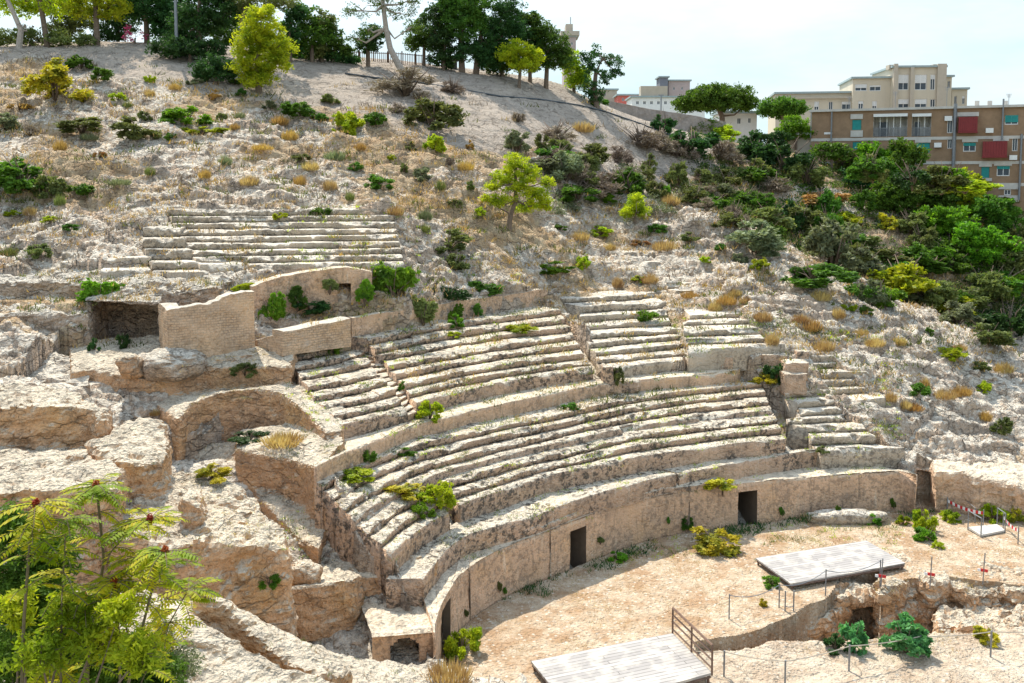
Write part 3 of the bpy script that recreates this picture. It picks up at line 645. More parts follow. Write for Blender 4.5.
# ================================================================ HILL SHEET
CTRL = []
def C_(px, py, Y): CTRL.append(PY(px, py, Y))
for t in [(0, 400, 40), (0, 345, 45), (0, 300, 49), (0, 250, 54), (0, 200, 60), (0, 150, 67), (0, 100, 76), (0, 70, 82), (0, 48, 88), (-150, 250, 54), (-150, 150, 68), (-150, 60, 86),
          (100, 255, 53), (100, 215, 57.5), (100, 150, 67), (100, 100, 77), (100, 60, 86), (100, 45, 91),
          (200, 200, 61), (200, 150, 69), (200, 100, 79), (200, 65, 87), (200, 47, 93),
          (300, 198, 62.5), (300, 150, 72), (300, 100, 82), (300, 68, 91), (300, 60, 96),
          (400, 240, 56), (400, 198, 64), (400, 150, 74), (400, 100, 86), (400, 72, 95), (400, 66, 99),
          (440, 284, 57.5), (450, 260, 60), (470, 232, 64), (520, 266, 64), (500, 225, 67.5), (500, 180, 73), (500, 120, 86), (500, 80, 97), (480, 72, 102),
          (600, 272, 69), (600, 230, 75), (600, 190, 81), (600, 150, 90), (600, 108, 105), (560, 88, 103), (560, 84, 107), (620, 112, 112), (660, 125, 118),
          (700, 290, 66), (700, 250, 71.5), (700, 220, 76.5), (700, 208, 78.5), (700, 222, 93), (700, 190, 98), (700, 155, 106), (700, 135, 116),
          (750, 300, 62.5), (750, 245, 72.5), (750, 237, 75), (750, 232, 92),
          (800, 340, 58), (800, 300, 64.5), (800, 275, 69.5), (800, 262, 73), (800, 258, 90), (800, 215, 100), (800, 180, 108), (800, 155, 115), (780, 150, 122),
          (900, 410, 54), (900, 370, 59), (900, 330, 65.5), (900, 308, 70.5), (900, 305, 88), (900, 260, 97), (900, 225, 104), (900, 200, 112),
          (950, 455, 53), (950, 400, 57.5), (950, 340, 67), (950, 330, 70), (950, 330, 86),
          (1000, 470, 52), (1000, 430, 56.5), (1000, 380, 63), (1000, 354, 68.5), (1000, 352, 86), (1000, 280, 97), (1000, 215, 106), (1000, 205, 114),
          (1100, 490, 51), (1100, 430, 58), (1100, 395, 66), (1100, 400, 86), (1100, 300, 98), (1100, 230, 112),
          (880, 408, 54.0), (892, 424, 53.4), (898, 440, 52.4), (912, 462, 51.4), (920, 458, 52.8), (925, 430, 54.8),
          (330, 300, 52.5), 
          (120, 300, 51),
          # quarry ground
          (200, 480, 41), (300, 560, 35.5), (240, 600, 31)]: C_(*t)
CTRL += [(-13, 27, 5), (-9, 30, 1.2), (-6, 32, 0), (-5, 28, 2.5), (-9, 22, 5.6), (-3, 22, 5.2), (0, 24.5, 4), (-2.3, 27.5, 1.8), (-12, 18, 7.2), (-5, 17, 7.), (0, 14, 8), (-8, 10, 9.5), (0, 8, 10.5), (8, 10, 8), (5, 18, 5), (2, 28, 0), (-14, 36, 4.5), (-22, 30, 6.5), (-25, 20, 8), (-26, 40, 8),
         (4, 32, -1.2), (8, 34.2, -.6), (14, 35.5, -.5), (20, 36.5, -.3), (28, 37, -.2), (14, 28, 1), (24, 28, 1.5), (36, 38, .2), (20, 18, 4), (30, 20, 4), (35, 50, .4), (6, 40, 0), (14, 44, 0), (22, 47, 0), (30, 46, 0),
         (-60, 130, 32), (-30, 130, 33), (0, 130, 28.5), (20, 130, 22), (40, 135, 17), (60, 135, 12), (90, 130, 12), (90, 80, 3), (-80, 100, 31), (-80, 60, 17), (-60, 30, 9), (60, 40, 1), (60, 20, 4)]
def seat_ctrl(rows, zs, dz=.6):
    for k in {0, len(rows) // 2, len(rows) - 1}:
        for j in (0, len(rows[k]) // 3, 2 * len(rows[k]) // 3, len(rows[k]) - 1): CTRL.append((*rows[k][j], zs[k] - dz))
seat_ctrl(w1, z1, .7); seat_ctrl(IMA, Z['r'], .8); seat_ctrl([cWL], [Z['wall']], .6); seat_ctrl(w2, zm); seat_ctrl(w3, z3); seat_ctrl(w4, [z for _, z in M4]); seat_ctrl(w5, [z for _, z in R5]); seat_ctrl(rb, [z for _, z in RB]); seat_ctrl(S_rows, zsS)
for j in range(0, len(cMW), 60): CTRL.append((*cMW[j], Z['mw'] - .1))
CT = np.array(CTRL)
def rbf_fit(C):
    D = np.linalg.norm(C[:, None, :2] - C[None, :, :2], axis=2); n = len(C)
    A = np.zeros((n + 3, n + 3)); A[:n, :n] = D - np.eye(n) * 0.8; A[:n, n] = 1; A[n, :n] = 1; A[:n, n + 1:] = C[:, :2]; A[n + 1:, :n] = C[:, :2].T
    return np.linalg.solve(A, np.r_[C[:, 2], 0, 0, 0])
WR = rbf_fit(CT)
def rbf(X):
    out = np.empty(len(X))
    for i in range(0, len(X), 40000):
        x = X[i:i + 40000]; D = np.sqrt(((x[:, None, :] - CT[None, :, :2]) ** 2).sum(2))
        out[i:i + 40000] = D @ WR[:len(CT)] + WR[len(CT)] + x @ WR[len(CT) + 1:]
    return out
def inpoly(X, poly):
    x, y = X[:, 0], X[:, 1]; r = np.zeros(len(X), bool); n = len(poly)
    for i in range(n):
        x0, y0 = poly[i]; x1, y1 = poly[(i + 1) % n]
        c = ((y0 > y) != (y1 > y)) & (x < (x1 - x0) * (y - y0) / (y1 - y0 + 1e-12) + x0); r ^= c
    return r
def hull_poly(front, back): return [tuple(p_) for p_ in front] + [tuple(p_) for p_ in back[::-1]]
# arena floor outline: podium line, then the right side, then the near rim
arena = [tuple(p_) for p_ in cP[::8]] + [Pz(*e, 0)[:2] for e in [(916, 500), (937, 500), (1000, 502), (1100, 512), (1180, 600), (1100, 700), (1000, 690), (760, 700), (480, 720)]] + [(-.5, 30.5), (-2.2, 31.5)]
pit = [Pz(*e, 0)[:2] for e in [(700, 641), (761, 630), (800, 612), (826, 598), (838, 580), (846, 570), (878, 572), (881, 590), (905, 578), (950, 577), (1050, 588), (1140, 596)]] + [(36, 39.), (24, 38.0), (14, 36.4), (8.3, 35.4), (7.0, 35.3)]
feet = [(hull_poly(cP[::10], cMb[::10]), 1.0), (hull_poly(cP[::10], cW[::10]), 3.2), (hull_poly(cP[::10], (cP + (cP - cP.mean(0)) / np.linalg.norm(cP - cP.mean(0), axis=1)[:, None] * 0 + (-.8, 2.3))[::10]), 3.2),
        (hull_poly(cMb[:300:10], cMW[::10]), 1.0), (hull_poly(w3[0][::10], w3[-1][::10]), .7), (hull_poly(w2[0][::10], w2[-1][::10]), .9), (hull_poly(w1[0][::10], w1[-1][::10]), .9),
        (hull_poly(w4[0][::5], w4[-1][::5]), .6), (hull_poly(w5[0][::5], w5[-1][::5]), .6), (hull_poly(rb[0][::5], rb[-1][::5]), .6), (hull_poly(S_rows[0][::10], S_rows[-1][::10]), .8), (hull_poly(u2[0][::5], u2[-1][::5]), .5)]
az = np.radians(np.linspace(-37, 37, 860)); rr_ = np.r_[np.linspace(7.5, 30, 120)[:-1], 30 * np.exp(np.linspace(0, math.log(150 / 30), 900))]
A_, R_ = np.meshgrid(az, rr_); G = np.c_[(np.sin(A_) * R_).ravel(), (np.cos(A_) * R_).ravel()]
z = rbf(G); P3 = np.c_[G, z]
ROUGHN = fbm(P3, 6., 3, 120) * .45 + fbm(P3 * (.7, 1.1, 1), 1.5, 4, 100, True) * .34 + fbm(P3, .5, 3, 140, True) * .14 + fbm(P3, .25, 2, 145) * .04 + np.round(fbm(P3 * (.7, 1, 1), 2.6, 5, 160) * 7) / 7 * 1.15 + np.round(fbm(P3 * (.6, 1, 1), .8, 3, 165) * 4) / 4 * .22
# bedding ledges
st = (z + .10 * G[:, 0] * .3 + fbm(P3, 5, 5, 150) * 2.2) / .85; fr = st - np.floor(st)
led = (np.clip((fr - .5) / .12, 0, 1) - fr) * .6 * np.clip(fbm(P3, 4, 3, 170) * 1.5 + .5, 0, 1)
pxy = np.array([to_px(x, y, zz) for x, y, zz in P3]) if False else None
dep = P3[:, 1] * cp - (z - CAMZ) * sp; PX = CX + F * P3[:, 0] / dep; PYx = CY - F * (P3[:, 1] * sp + (z - CAMZ) * cp) / dep
def zmask(poly, soft=0):
    return inpoly(np.c_[PX, PYx], poly).astype(float)
# zones of bare dust on the upper slope and soil at the far left; traced on the ground
front_ = P3[:, 1] > 60
dustpoly = [(-200, -50), (-200, 75), (60, 62), (130, 78), (250, 95), (335, 105), (395, 120), (470, 150), (560, 150), (640, 172), (700, 190), (760, 160), (740, 130), (600, 95), (560, 70), (400, 40), (200, -60)]
dust = np.mean([inpoly(np.c_[PX + 26 * rng.normal(0, 1) + 40 * fbm(P3, 9, 3, 300 + k_), PYx + 9 * rng.normal(0, 1) + 22 * fbm(P3, 7, 3, 320 + k_)], dustpoly).astype(float) for k_ in range(7)], axis=0) * np.clip((P3[:, 1] - 58) / 4, 0, 1)
amp = 1 - .78 * dust
low = (P3[:, 1] > 84) & (P3[:, 0] > 18); dry = np.clip(fbm(P3 * (.6, 1, 1), 5, 4, 200) * 1.3 + .42, 0, 1)
dry = np.where(low, np.clip(dry + .35, 0, 1), dry)
rockyR = np.clip((PX - 560) / 200, 0, 1) * np.clip((PYx - 190) / 60, 0, 1); dry = dry * (1 - .35 * rockyR) * np.where(P3[:, 1] < 45, .4, 1)
amp = np.where(P3[:, 1] > 100, .5 * amp, amp)
zz = z + (ROUGHN + led) * amp
inar = inpoly(G, arena); fl = fbm(np.c_[G, z * 0], 1.6, 4, 210) * .07 + fbm(np.c_[G, z * 0], .4, 3, 215) * .03
near = np.clip((36.8 - G[:, 1]) / 1.5, 0, 1) * (G[:, 0] > 5)
zz = np.where(inar, fl, zz)
zz = np.where(inar & (G[:, 1] < 33.0) & (G[:, 0] < 8), np.minimum(zz, z + ROUGHN * .5 + .2), zz)
inpit = inpoly(G + np.c_[fbm(np.c_[G, z * 0], 1.5, 3, 230), fbm(np.c_[G, z * 0], 1.5, 3, 240)] * .25, pit)
zz = np.where(inpit, -3.2 + fl * 2, zz)
nr = (G[:, 1] < 35.35 + (G[:, 0] - 7) * .16) & (~inpit) & (G[:, 0] > 7)
zz = np.where(nr, -.35 + fbm(np.c_[G, z * 0], 2., 4, 250) * .3 + fbm(np.c_[G, z * 0], .5, 3, 260) * .12 , zz)
for fp, snk in feet:
    mk = inpoly(G, fp) & ~inar; zz = np.where(mk, np.minimum(zz, z - snk), zz)
capA = [(-16, 41), (-14.5, 41.6), (-13, 43.8), (-10.5, 43.8), (-8.6, 41.8), (-7.6, 40.2), (-7.2, 37.5), (-6, 35.5), (-4.4, 34.6), (-3, 32.6), (-3, 29), (-9, 24.5), (-16, 24.5)]
mk = inpoly(G, capA); zz = np.where(mk, np.minimum(zz, np.clip(1 + (G[:, 1] - 33) * .55, .8, 5) + ROUGHN * .5), zz)
mk = inpoly(G, [(-15.5, 41), (-7.2, 39.2), (-7.9, 42), (-9.4, 47), (-15.5, 47.5)]); zz = np.where(mk, np.minimum(zz, 7.2), zz)
capB = [(-22.5, 42.5), (-14.5, 41.5), (-12, 43.5), (-8.8, 43.2), (-8.8, 46.5), (-12, 47), (-22.5, 47)]
mk = inpoly(G, capB); zz = np.where(mk, np.minimum(zz, 8.3 + ROUGHN * .3), zz)
mk = inpoly(G, [(-40, 31), (-15, 31), (-15, 42), (-40, 43.5)]); zz = np.where(mk, np.minimum(zz, np.interp(G[:, 1], [31, 36, 43], [7.5, 8.4, 8.6]) + ROUGHN * .6), zz)
mk = inpoly(G, [(-40, 44), (-18.5, 44), (-18.5, 52), (-40, 52)]); zz = np.where(mk, np.minimum(zz, 11.5), zz)
mk = inpoly(G, [(-21.5, 44), (-17.3, 44), (-17.3, 50.2), (-21.5, 50.2)]); zz = np.where(mk, np.minimum(zz, 9.2), zz)
floor_m = np.where(inar & ~inpit & ~nr, 1., 0.); floor_m = np.where(nr, .0, floor_m)
nA, nR = len(az), len(rr_)
ii, jj = np.meshgrid(np.arange(nR - 1), np.arange(nA - 1), indexing='ij')
Q = np.stack([ii * nA + jj, ii * nA + jj + 1, (ii + 1) * nA + jj + 1, (ii + 1) * nA + jj], -1).reshape(-1, 4)
VZ = np.c_[G, zz]
# arena floor is its own object; the rest is the hillside
qa = floor_m[Q].min(axis=1) > .5
def sub(name, sel, kind='structure', cat=None):
    Qs = Q[sel]; ids, inv = np.unique(Qs.ravel(), return_inverse=True)
    o = mesh(name, VZ[ids], inv.reshape(-1, 4), M['hill']); o['kind'] = kind
    ca = o.data.color_attributes.new('zone', 'FLOAT_COLOR', 'POINT')
    ca.data.foreach_set('color', np.c_[dry[ids] * (1 - inar[ids]), dust[ids], np.where(nr[ids], .6, floor_m[ids]), np.ones(len(ids))].ravel())
    GROUND.append(o); return o
hill = sub('hillside', ~qa); sub('arena_floor', qa)
# distant ground out to the horizon
S = 3000; g_ = mesh('ground', [(-S, -S, -6), (S, -S, -6), (S, S, -6), (-S, S, -6)], [(0, 1, 2, 3)], plain('distant_ground', (.22, .2, .13), .95, .3, .05)); g_['kind'] = 'structure'
# ---- everything a plant can stand on, for dropping points
def build_bvh(objs):
    Vv = []; Ff = []; k = 0
    for o in objs:
        me = o.data; n = len(me.vertices); co = np.empty(n * 3, 'f'); me.vertices.foreach_get('co', co); co = co.reshape(-1, 3) + np.array(wloc(o))
        Vv.append(co); Ff += [tuple(i + k for i in p_.vertices) for p_ in me.polygons]; k += n
    return BVHTree.FromPolygons([tuple(v) for v in np.concatenate(Vv)], Ff)
# ================================================================ BUILDINGS
MT = dict(
    brick=plain('brown_brick', (.27, .175, .105), .9, .16, 1.2, bump=.2), band=plain('pale_concrete', (.50, .47, .42), .9, .12, 1.5),
    cream=plain('cream_render', (.54, .47, .36), .9, .08, .6, streak=True), creamd=plain('cream_trim', (.44, .38, .30), .9, .08, 1.),
    glass=plain('window_glass', (.05, .065, .08), .12, .3, .6), teal=plain('teal_blind', (.02, .26, .24), .6, .1, 2.), red=plain('dark_red_panel', (.20, .03, .03), .7, .1, 2.),
    white=plain('white_paint', (.72, .71, .68), .7, .06, 2.), curtain=plain('curtain', (.55, .53, .48), .9, .25, 2.5), roofg=plain('roof_flashing', (.30, .36, .36), .6, .1, 2.),
    metal=plain('grey_metal', (.22, .23, .24), .5, .15, 5., metal=.5), rust=plain('rusty_metal', (.16, .10, .07), .8, .3, 6.), pink=plain('pinkish_render', (.42, .34, .32), .9, .08, .8),
    slate=plain('grey_blue_render', (.17, .18, .21), .8, .1, .8), redroof=plain('red_wall_paint', (.50, .13, .10), .8, .1, 1.), wood=None, bark=plain('bark', (.17, .125, .09), .95, .3, 6., bump=.5), palebark=plain('pale_bark', (.36, .31, .26), .95, .25, 6., bump=.4), tape_red=plain('red_tape', (.55, .03, .03), .6, .1, 3.))
def wood_mat():
    m, nt = NT('weathered_boards'); q = N(nt)
    tc = q.n('ShaderNodeTexCoord').outputs['Object']
    bt = q.n('ShaderNodeTexBrick', {'Vector': tc, 'Color1': (.44, .41, .38, 1), 'Color2': (.27, .25, .235, 1), 'Mortar': (.10, .09, .08, 1), 'Scale': 1., 'Mortar Size': .018, 'Brick Width': 5.2, 'Row Height': .2, 'Bias': 0.})
    n = q.noise(q.n('ShaderNodeVectorMath', {0: tc, 1: (.5, 7, 1)}, operation='MULTIPLY').outputs[0], 3., 5, .7)
    c = q.mix(q.ramp(n, .38, .68, 0, .8), bt.outputs['Color'], (.30, .28, .26))
    c = q.mix(q.ramp(q.noise(tc, 1.2, 5), .48, .7, 0, .6), c, (.66, .60, .50))
    q.out(q.n('ShaderNodeBsdfPrincipled', {'Base Color': c, 'Roughness': .8}).outputs[0]); return m
MT['wood'] = wood_mat()
class Facade:
    def __init__(s, A, B): s.A = np.array(A[:2]); d = np.array(B[:2]) - s.A; s.L = np.linalg.norm(d); s.u = d / s.L; s.n = np.array([s.u[1], -s.u[0]])  # n towards the viewer
    def at(s, px, py):
        d = ray(px, py); a, b = s.u, s.A     # solve t*(dx,dy) = A + k*u
        t, k = np.linalg.solve(np.array([[d[0], -a[0]], [d[1], -a[1]]]), b); return k, CAMZ + d[2] * t
    def P(s, k, z, out=0.): p_ = s.A + s.u * k + s.n * out; return (p_[0], p_[1], z)
    def box(s, mb, k0, k1, z0, z1, o0, o1):
        mb.box(s.P(k0, z0, o0), np.append(s.u * (k1 - k0), 0), np.append(s.n * (o1 - o0), 0), (0, 0, z1 - z0))
    def rect(s, r): k0, zb = s.at(r[0], r[3]); k1, zt = s.at(r[2], r[1]); return k0, k1, zb, zt
    def wall(s, name, k0, k1, z0, z1, ops, mat, parent, depth=10, rec=.18):
        "front wall with openings, side walls, back and roof, one mesh"
        ks = sorted({k0, k1} | {min(max(v, k0), k1) for o in ops for v in o[:2]}); zs = sorted({z0, z1} | {min(max(v, z0), z1) for o in ops for v in o[2:4]})
        mb = MB()
        for a, b in zip(ks, ks[1:]):
            for c, d in zip(zs, zs[1:]):
                m1, m2 = (a + b) / 2, (c + d) / 2
                if any(o[0] < m1 < o[1] and o[2] < m2 < o[3] for o in ops): continue
                mb.add([s.P(a, c), s.P(b, c), s.P(b, d), s.P(a, d)], [(0, 1, 2, 3)])
        for o in ops:
            r = o[4] if len(o) > 4 else rec; a, b, c, d = o[:4]
            F4 = [(a, c), (b, c), (b, d), (a, d)]
            mb.add([s.P(k, z) for k, z in F4] + [s.P(k, z, -r) for k, z in F4], [(0, 4, 5, 1), (1, 5, 6, 2), (2, 6, 7, 3), (3, 7, 4, 0), (4, 7, 6, 5)])
        F4 = [(k0, z0), (k1, z0), (k1, z1), (k0, z1)]
        mb.add([s.P(k, z) for k, z in F4] + [s.P(k, z, -depth) for k, z in F4], [(1, 5, 6, 2), (3, 2, 6, 7), (0, 3, 7, 4), (4, 7, 6, 5)])
        return mb.build(name, mat, parent)
    def window(s, parent, r, rec=.16, mull=1, frame='white', blind=None):
        k0, k1, z0, z1 = r; w_ = min(.09, (k1 - k0) * .12); mb = MB()
        for a, b, c, d in [(k0, k1, z0, z0 + w_), (k0, k1, z1 - w_, z1), (k0, k0 + w_, z0 + w_, z1 - w_), (k1 - w_, k1, z0 + w_, z1 - w_)]: s.box(mb, a, b, c, d, -rec + .03, -rec + .09)
        for i in range(mull):
            kk = k0 + (k1 - k0) * (i + 1) / (mull + 1); s.box(mb, kk - w_ * .4, kk + w_ * .4, z0 + w_, z1 - w_, -rec + .03, -rec + .08)
        o = mb.build('window', MT[frame], parent)
        mb = MB(); s.box(mb, k0 + w_, k1 - w_, z0 + w_, z1 - w_, -rec + .01, -rec + .03); mb.build('pane', MT['glass'], o)
        if blind:
            mb = MB(); zz_ = z1 - (z1 - z0) * blind[1]; n_ = max(3, int((z1 - zz_) / .12))
            for i in range(n_): s.box(mb, k0 + .02, k1 - .02, zz_ + (z1 - zz_) * i / n_, zz_ + (z1 - zz_) * (i + .86) / n_, -rec + .1, -rec + .14)
            mb.build('blind', MT[blind[0]], o)
        return o
# --- brown brick apartment block
fa = Facade(PY(812, 112, 119), PY(1021, 107, 110)); kE = fa.at(1021, 107)[0] + 16; zr = fa.at(900, 110)[1]
ap = empty('apartment_block', fa.P(10, 12)); tag(ap, 'long flat roofed brown brick apartment block with teal blinds and dark red panels', 'building')
R = fa.rect; ops = []; W_ = []
def opn(r, rec=.18): k0, k1, z0, z1 = R(r); ops.append((k0, k1, z0, z1, rec)); return (k0, k1, z0, z1)
L1 = opn((873, 113.5, 907.7, 136.8), 1.6); L2 = opn((911.5, 113.5, 931.5, 136.5), 1.6)
tl = [opn((852, 119.7, 861.5, 130)), opn((916, 143, 930, 153)), opn((981, 167, 989.6, 177.7)), opn((852.5, 142, 861, 149))]
wn = [(opn((947, 118, 953, 133)), None), (opn((947.3, 137, 952.6, 148.5)), None), (opn((963, 142.6, 976, 151.6)), ('teal', .35)), (opn((1004.6, 115, 1018.5, 124.7)), ('teal', .75)), (opn((1012, 136, 1018, 151)), None), (opn((996.6, 166, 1010, 176)), ('teal', .3)), (opn((1004, 189.5, 1011, 195)), None), (opn((938, 169, 946, 177)), None), (opn((917, 170, 928, 178)), ('teal', .4))]
for i in range(6):
    for zc in (23.6, 20.4):
        k = kE - 13 + i * 2.3
        if i % 2: ops.append((k, k + 1.4, zc, zc + 1.3, .18)); wn.append(((k, k + 1.4, zc, zc + 1.3), ('teal', .5)))
fa.wall('wall', 0, kE, 9, zr, ops, MT['brick'], ap, depth=11)
mb = MB(); fa.box(mb, -.3, kE + .3, zr, zr + .28, -11.3, .35); mb.build('roof_slab', MT['band'], ap)
mb = MB()
for zb_ in (fa.at(900, 137.3)[1], fa.at(900, 161.5)[1], fa.at(1000, 183)[1]): fa.box(mb, -.02, kE, zb_ - .35, zb_, .0, .07)
for r in [(850.5, 114, 863, 119.2), (850.5, 130.4, 863, 137), (957, 112, 979, 116.5), (962, 139, 978, 142.2), (993, 137.5, 1009, 141), (979, 163, 992, 166.7), (979, 178, 992, 181), (994, 161.5, 1012, 165.7), (915, 139.6, 931, 142.7), (998, 184.2, 1019, 189.2), (998, 195.4, 1019, 202)]:
    k0, k1, z0, z1 = R(r); fa.box(mb, k0, k1, z0, z1, .075, .12)
mb.build('concrete_band', MT['band'], ap)
for t in tl:
    mb = MB(); n_ = 12
    for i in range(n_): fa.box(mb, t[0] + .02, t[1] - .02, t[2] + (t[3] - t[2]) * i / n_, t[2] + (t[3] - t[2]) * (i + .88) / n_, -.12, -.06)
    mb.build('shutter', MT['teal'], ap)
for t, bl in wn: fa.window(ap, t, blind=bl)
for r in [(958, 117, 977.5, 132), (982, 141.4, 1007, 156.6)]:
    k0, k1, z0, z1 = R(r); mb = MB(); n_ = 9
    for i in range(n_): fa.box(mb, k0 + (k1 - k0) * i / n_, k0 + (k1 - k0) * (i + .95) / n_, z0, z1, .08, .9)
    fa.box(mb, k0 - .05, k1 + .05, z0 - .15, z0 - .01, .0, 1.); mb.build('balcony_panel', MT['red'], ap)
for t, nm in ((L1, 5), (L2, 3)):
    mb = MB(); n_ = nm * 4
    for i in range(n_):
        a = t[0] + (t[1] - t[0]) * i / n_; fa.box(mb, a, a + (t[1] - t[0]) / n_ * .9, t[2] + .1, t[3] - .3, -1.5 + .12 * (i % 2), -1.4 + .12 * (i % 2))
    mb.build('curtain', MT['curtain'], ap)
    mb = MB(); n_ = nm * 6
    for i in range(n_ + 1): a = t[0] + (t[1] - t[0]) * i / n_; fa.box(mb, a - .02, a + .02, t[2], t[2] + 1.0, -.08, -.04)
    fa.box(mb, t[0], t[1], t[2] + 1., t[2] + 1.06, -.1, -.02); mb.build('balcony_railing', MT['metal'], ap)
    mb = MB(); fa.box(mb, t[0], t[1], t[3] - .35, t[3], .02, .5)
    for i in range(nm + 1): a = t[0] + (t[1] - t[0]) * i / nm; fa.box(mb, a - .04, a + .04, t[2], t[3] - .3, -.3, -.22)
    mb.build('awning_box', MT['white'], ap)
    mb = MB(); fa.box(mb, t[0] + (t[1] - t[0]) * .15, t[0] + (t[1] - t[0]) * .42, t[2], t[3] - .9, -1.37, -1.25); mb.build('balcony_door', MT['glass'], ap)
for x0, y0, y1, r in ((955.5, 104, 172, .2), (1003.4, 99, 140, .1), (832, 112, 142, .1), (1021.5, 134, 200, .12), (811.5, 112, 138, .06)):
    k, zt_ = fa.at(x0, y0); _, zb_ = fa.at(x0, y1); mb = MB().tube([fa.P(k, zb_, .28), fa.P(k, zt_, .28)], r); mb.build('drainpipe', MT['metal'], ap)
for x0 in (976, 989, 1005): 
    k, zt_ = fa.at(x0, 101); mb = MB(); fa.box(mb, k, k + .5, zr + .28, zt_ + .2, -3, -2.5); mb.build('chimney', MT['band'], ap)
for i, k in enumerate((4.2, 9.5, 15.3, 22.1, 26.4)):
    h_ = 1.6 + .5 * (i % 3); mb = MB().tube([fa.P(k, zr + .28, -2 - i), fa.P(k, zr + .28 + h_, -2 - i)], .035, 4)
    for q2 in range(4): a = np.array(fa.P(k, zr + .28 + h_ - .12 * q2, -2 - i)); mb.tube([a - (.35 - .05 * q2, 0, 0), a + (.35 - .05 * q2, 0, 0)], .02, 4)
    mb.build('antenna', MT['metal'], ap)
for x0, y0 in ((944.5, 121), (985.5, 133), (1009, 160), (934, 147.5)):
    k, z_u = fa.at(x0, y0); mb = MB(); fa.box(mb, k, k + .8, z_u, z_u + .55, .05, .4); mb.build('air_conditioner', MT['white'], ap)
# small annex
fx = Facade(PY(787, 134, 121), PY(831, 134, 118.4)); an = empty('annex_building', fx.P(2, 12)); tag(an, 'small low annex with a pale flat roof at the left end of the brick block', 'building')
kx = fx.L; z_ = fx.at(800, 135)[1]; r = fx.rect((820, 140, 829, 144)); fx.wall('wall', 0, kx, 10, z_, [(r[0], r[1], r[2], r[3])], MT['creamd'], an, depth=4.5); fx.window(an, r)
mb = MB(); fx.box(mb, -.3, kx + .2, z_, z_ + .25, -4.6, .4); mb.build('roof', MT['white'], an)
# --- cream building behind
def cream():
    b = empty('cream_building', PY(870, 150, 152)); tag(b, 'large cream building stepping up to a taller central block behind the brick flats', 'building')
    def blk(x0, x1, yt, Yl, Yr, wins, depth, yb=118, flash=True, mat='cream', pil=()):
        f = Facade(PY(x0, yt, Yl), PY(x1, yt, Yr)); zt_ = f.at((x0 + x1) / 2, yt)[1]; zb_ = 14
        rs = [f.rect(w_) for w_ in wins]
        f.wall('wall', 0, f.L, zb_, zt_, [(*r_, .2) for r_ in rs], MT[mat], b, depth=depth)
        for r_ in rs: f.window(b, r_, rec=.2, mull=1 if (r_[1] - r_[0]) < 2 else 2, blind=('white', rng.choice([.0, .3, .55])) if True else None)
        mb = MB(); f.box(mb, -.3, f.L + .3, zt_, zt_ + .3, -depth - .2, .35); mb.build('roof', MT['roofg'], b)
        if pil:
            mb = MB()
            for a, c, yt2 in pil: k0, zz0 = f.at(a, yt2); k1, _ = f.at(c, yt2); f.box(mb, k0, k1, zb_, zz0, .01, .45)
            mb.build('pilaster', MT['creamd'], b)
        return f
    blk(776, 855.5, 93.5, 154, 152, [(814, 101.5, 819, 111), (828.5, 101.5, 833, 111), (841.5, 101.5, 851, 111), (800, 101.5, 805, 111), (786, 101.5, 791, 111), (860, 101.5, 862, 111)][:5], 12)
    mb = MB(); f = Facade(PY(776, 93.5, 153.6), PY(855.5, 92, 151.6)); k1 = f.L; zz0 = f.at(810, 97)[1]; f.box(mb, -.1, k1, zz0 - .25, zz0, -.1, .12); mb.build('cornice', MT['creamd'], b)
    blk(853, 894, 78.5, 151, 150, [(855, 84, 867, 91), (869.5, 85, 881, 91), (858, 101, 863.5, 110), (872, 101, 877, 110)], 12)
    blk(893.5, 945, 67.5, 149, 148.4, [(898, 74.5, 909, 90), (914.5, 74.5, 927, 90), (930, 74.5, 935.5, 90), (898, 99, 909, 108), (914.5, 99, 927, 108), (930, 99, 935.5, 108)], 11, pil=[(893.5, 897.5, 64), (910, 913.5, 67.5), (937, 946, 64)])
    blk(945.6, 952, 77, 151, 151, [(947.5, 81, 950.5, 88)], 9); blk(952, 967.5, 89.5, 152.5, 152, [(954, 96, 957, 104), (962, 96, 965, 104)], 9)
    f = Facade(PY(893, 66, 148), PY(946, 66, 148)); mb = MB()
    for a, c, yt in ((893.5, 898, 63.5), (916.5, 920.5, 64), (938, 946, 63)): k0, zt_ = f.at(a, yt); k1, _ = f.at(c, yt); f.box(mb, k0, k1, f.at(a, 68.)[1], zt_, -3, -1.6)
    mb.build('rooftop_parapet', MT['creamd'], b)
cream()
# --- far buildings at the middle
def simple(name, label, x0, x1, yt, Y, mat, wins=(), depth=8, zb=18, roof='roofg', extra=None):
    f = Facade(PY(x0, yt, Y), PY(x1, yt, Y)); b = empty(name, f.P(f.L / 2, zb)); tag(b, label, 'building'); zt_ = f.at(x0, yt)[1]; rs = [f.rect(w_) for w_ in wins]
    f.wall('wall', 0, f.L, zb, zt_, rs, MT[mat], b, depth=depth)
    for r_ in rs: f.window(b, r_)
    mb = MB(); f.box(mb, -.4, f.L + .4, zt_, zt_ + .35, -depth - .3, .4); mb.build('roof', MT[roof], b)
    if extra: extra(f, b, zt_)
    return b
def tow(f, b, zt_):
    mb = MB(); f.box(mb, -.9, f.L + .9, zt_ + .35, zt_ + 1.5, -9, .9); f.box(mb, .5, f.L - .8, zt_ + 1.5, zt_ + 3.6, -7, -.8); mb.build('parapet', MT['creamd'], b)
    mb = MB().tube([f.P(f.L * .6, zt_ + 3.6, -3), f.P(f.L * .6, zt_ + 5.8, -3)], .12); mb.build('antenna', MT['metal'], b)
simple('tower_block', 'distant pinkish tower with a heavy flat top above the pines', 564, 576, 37, 260, 'pink', [(566, 42, 568, 45), (571, 42, 573, 45)], 10, 20, extra=tow)
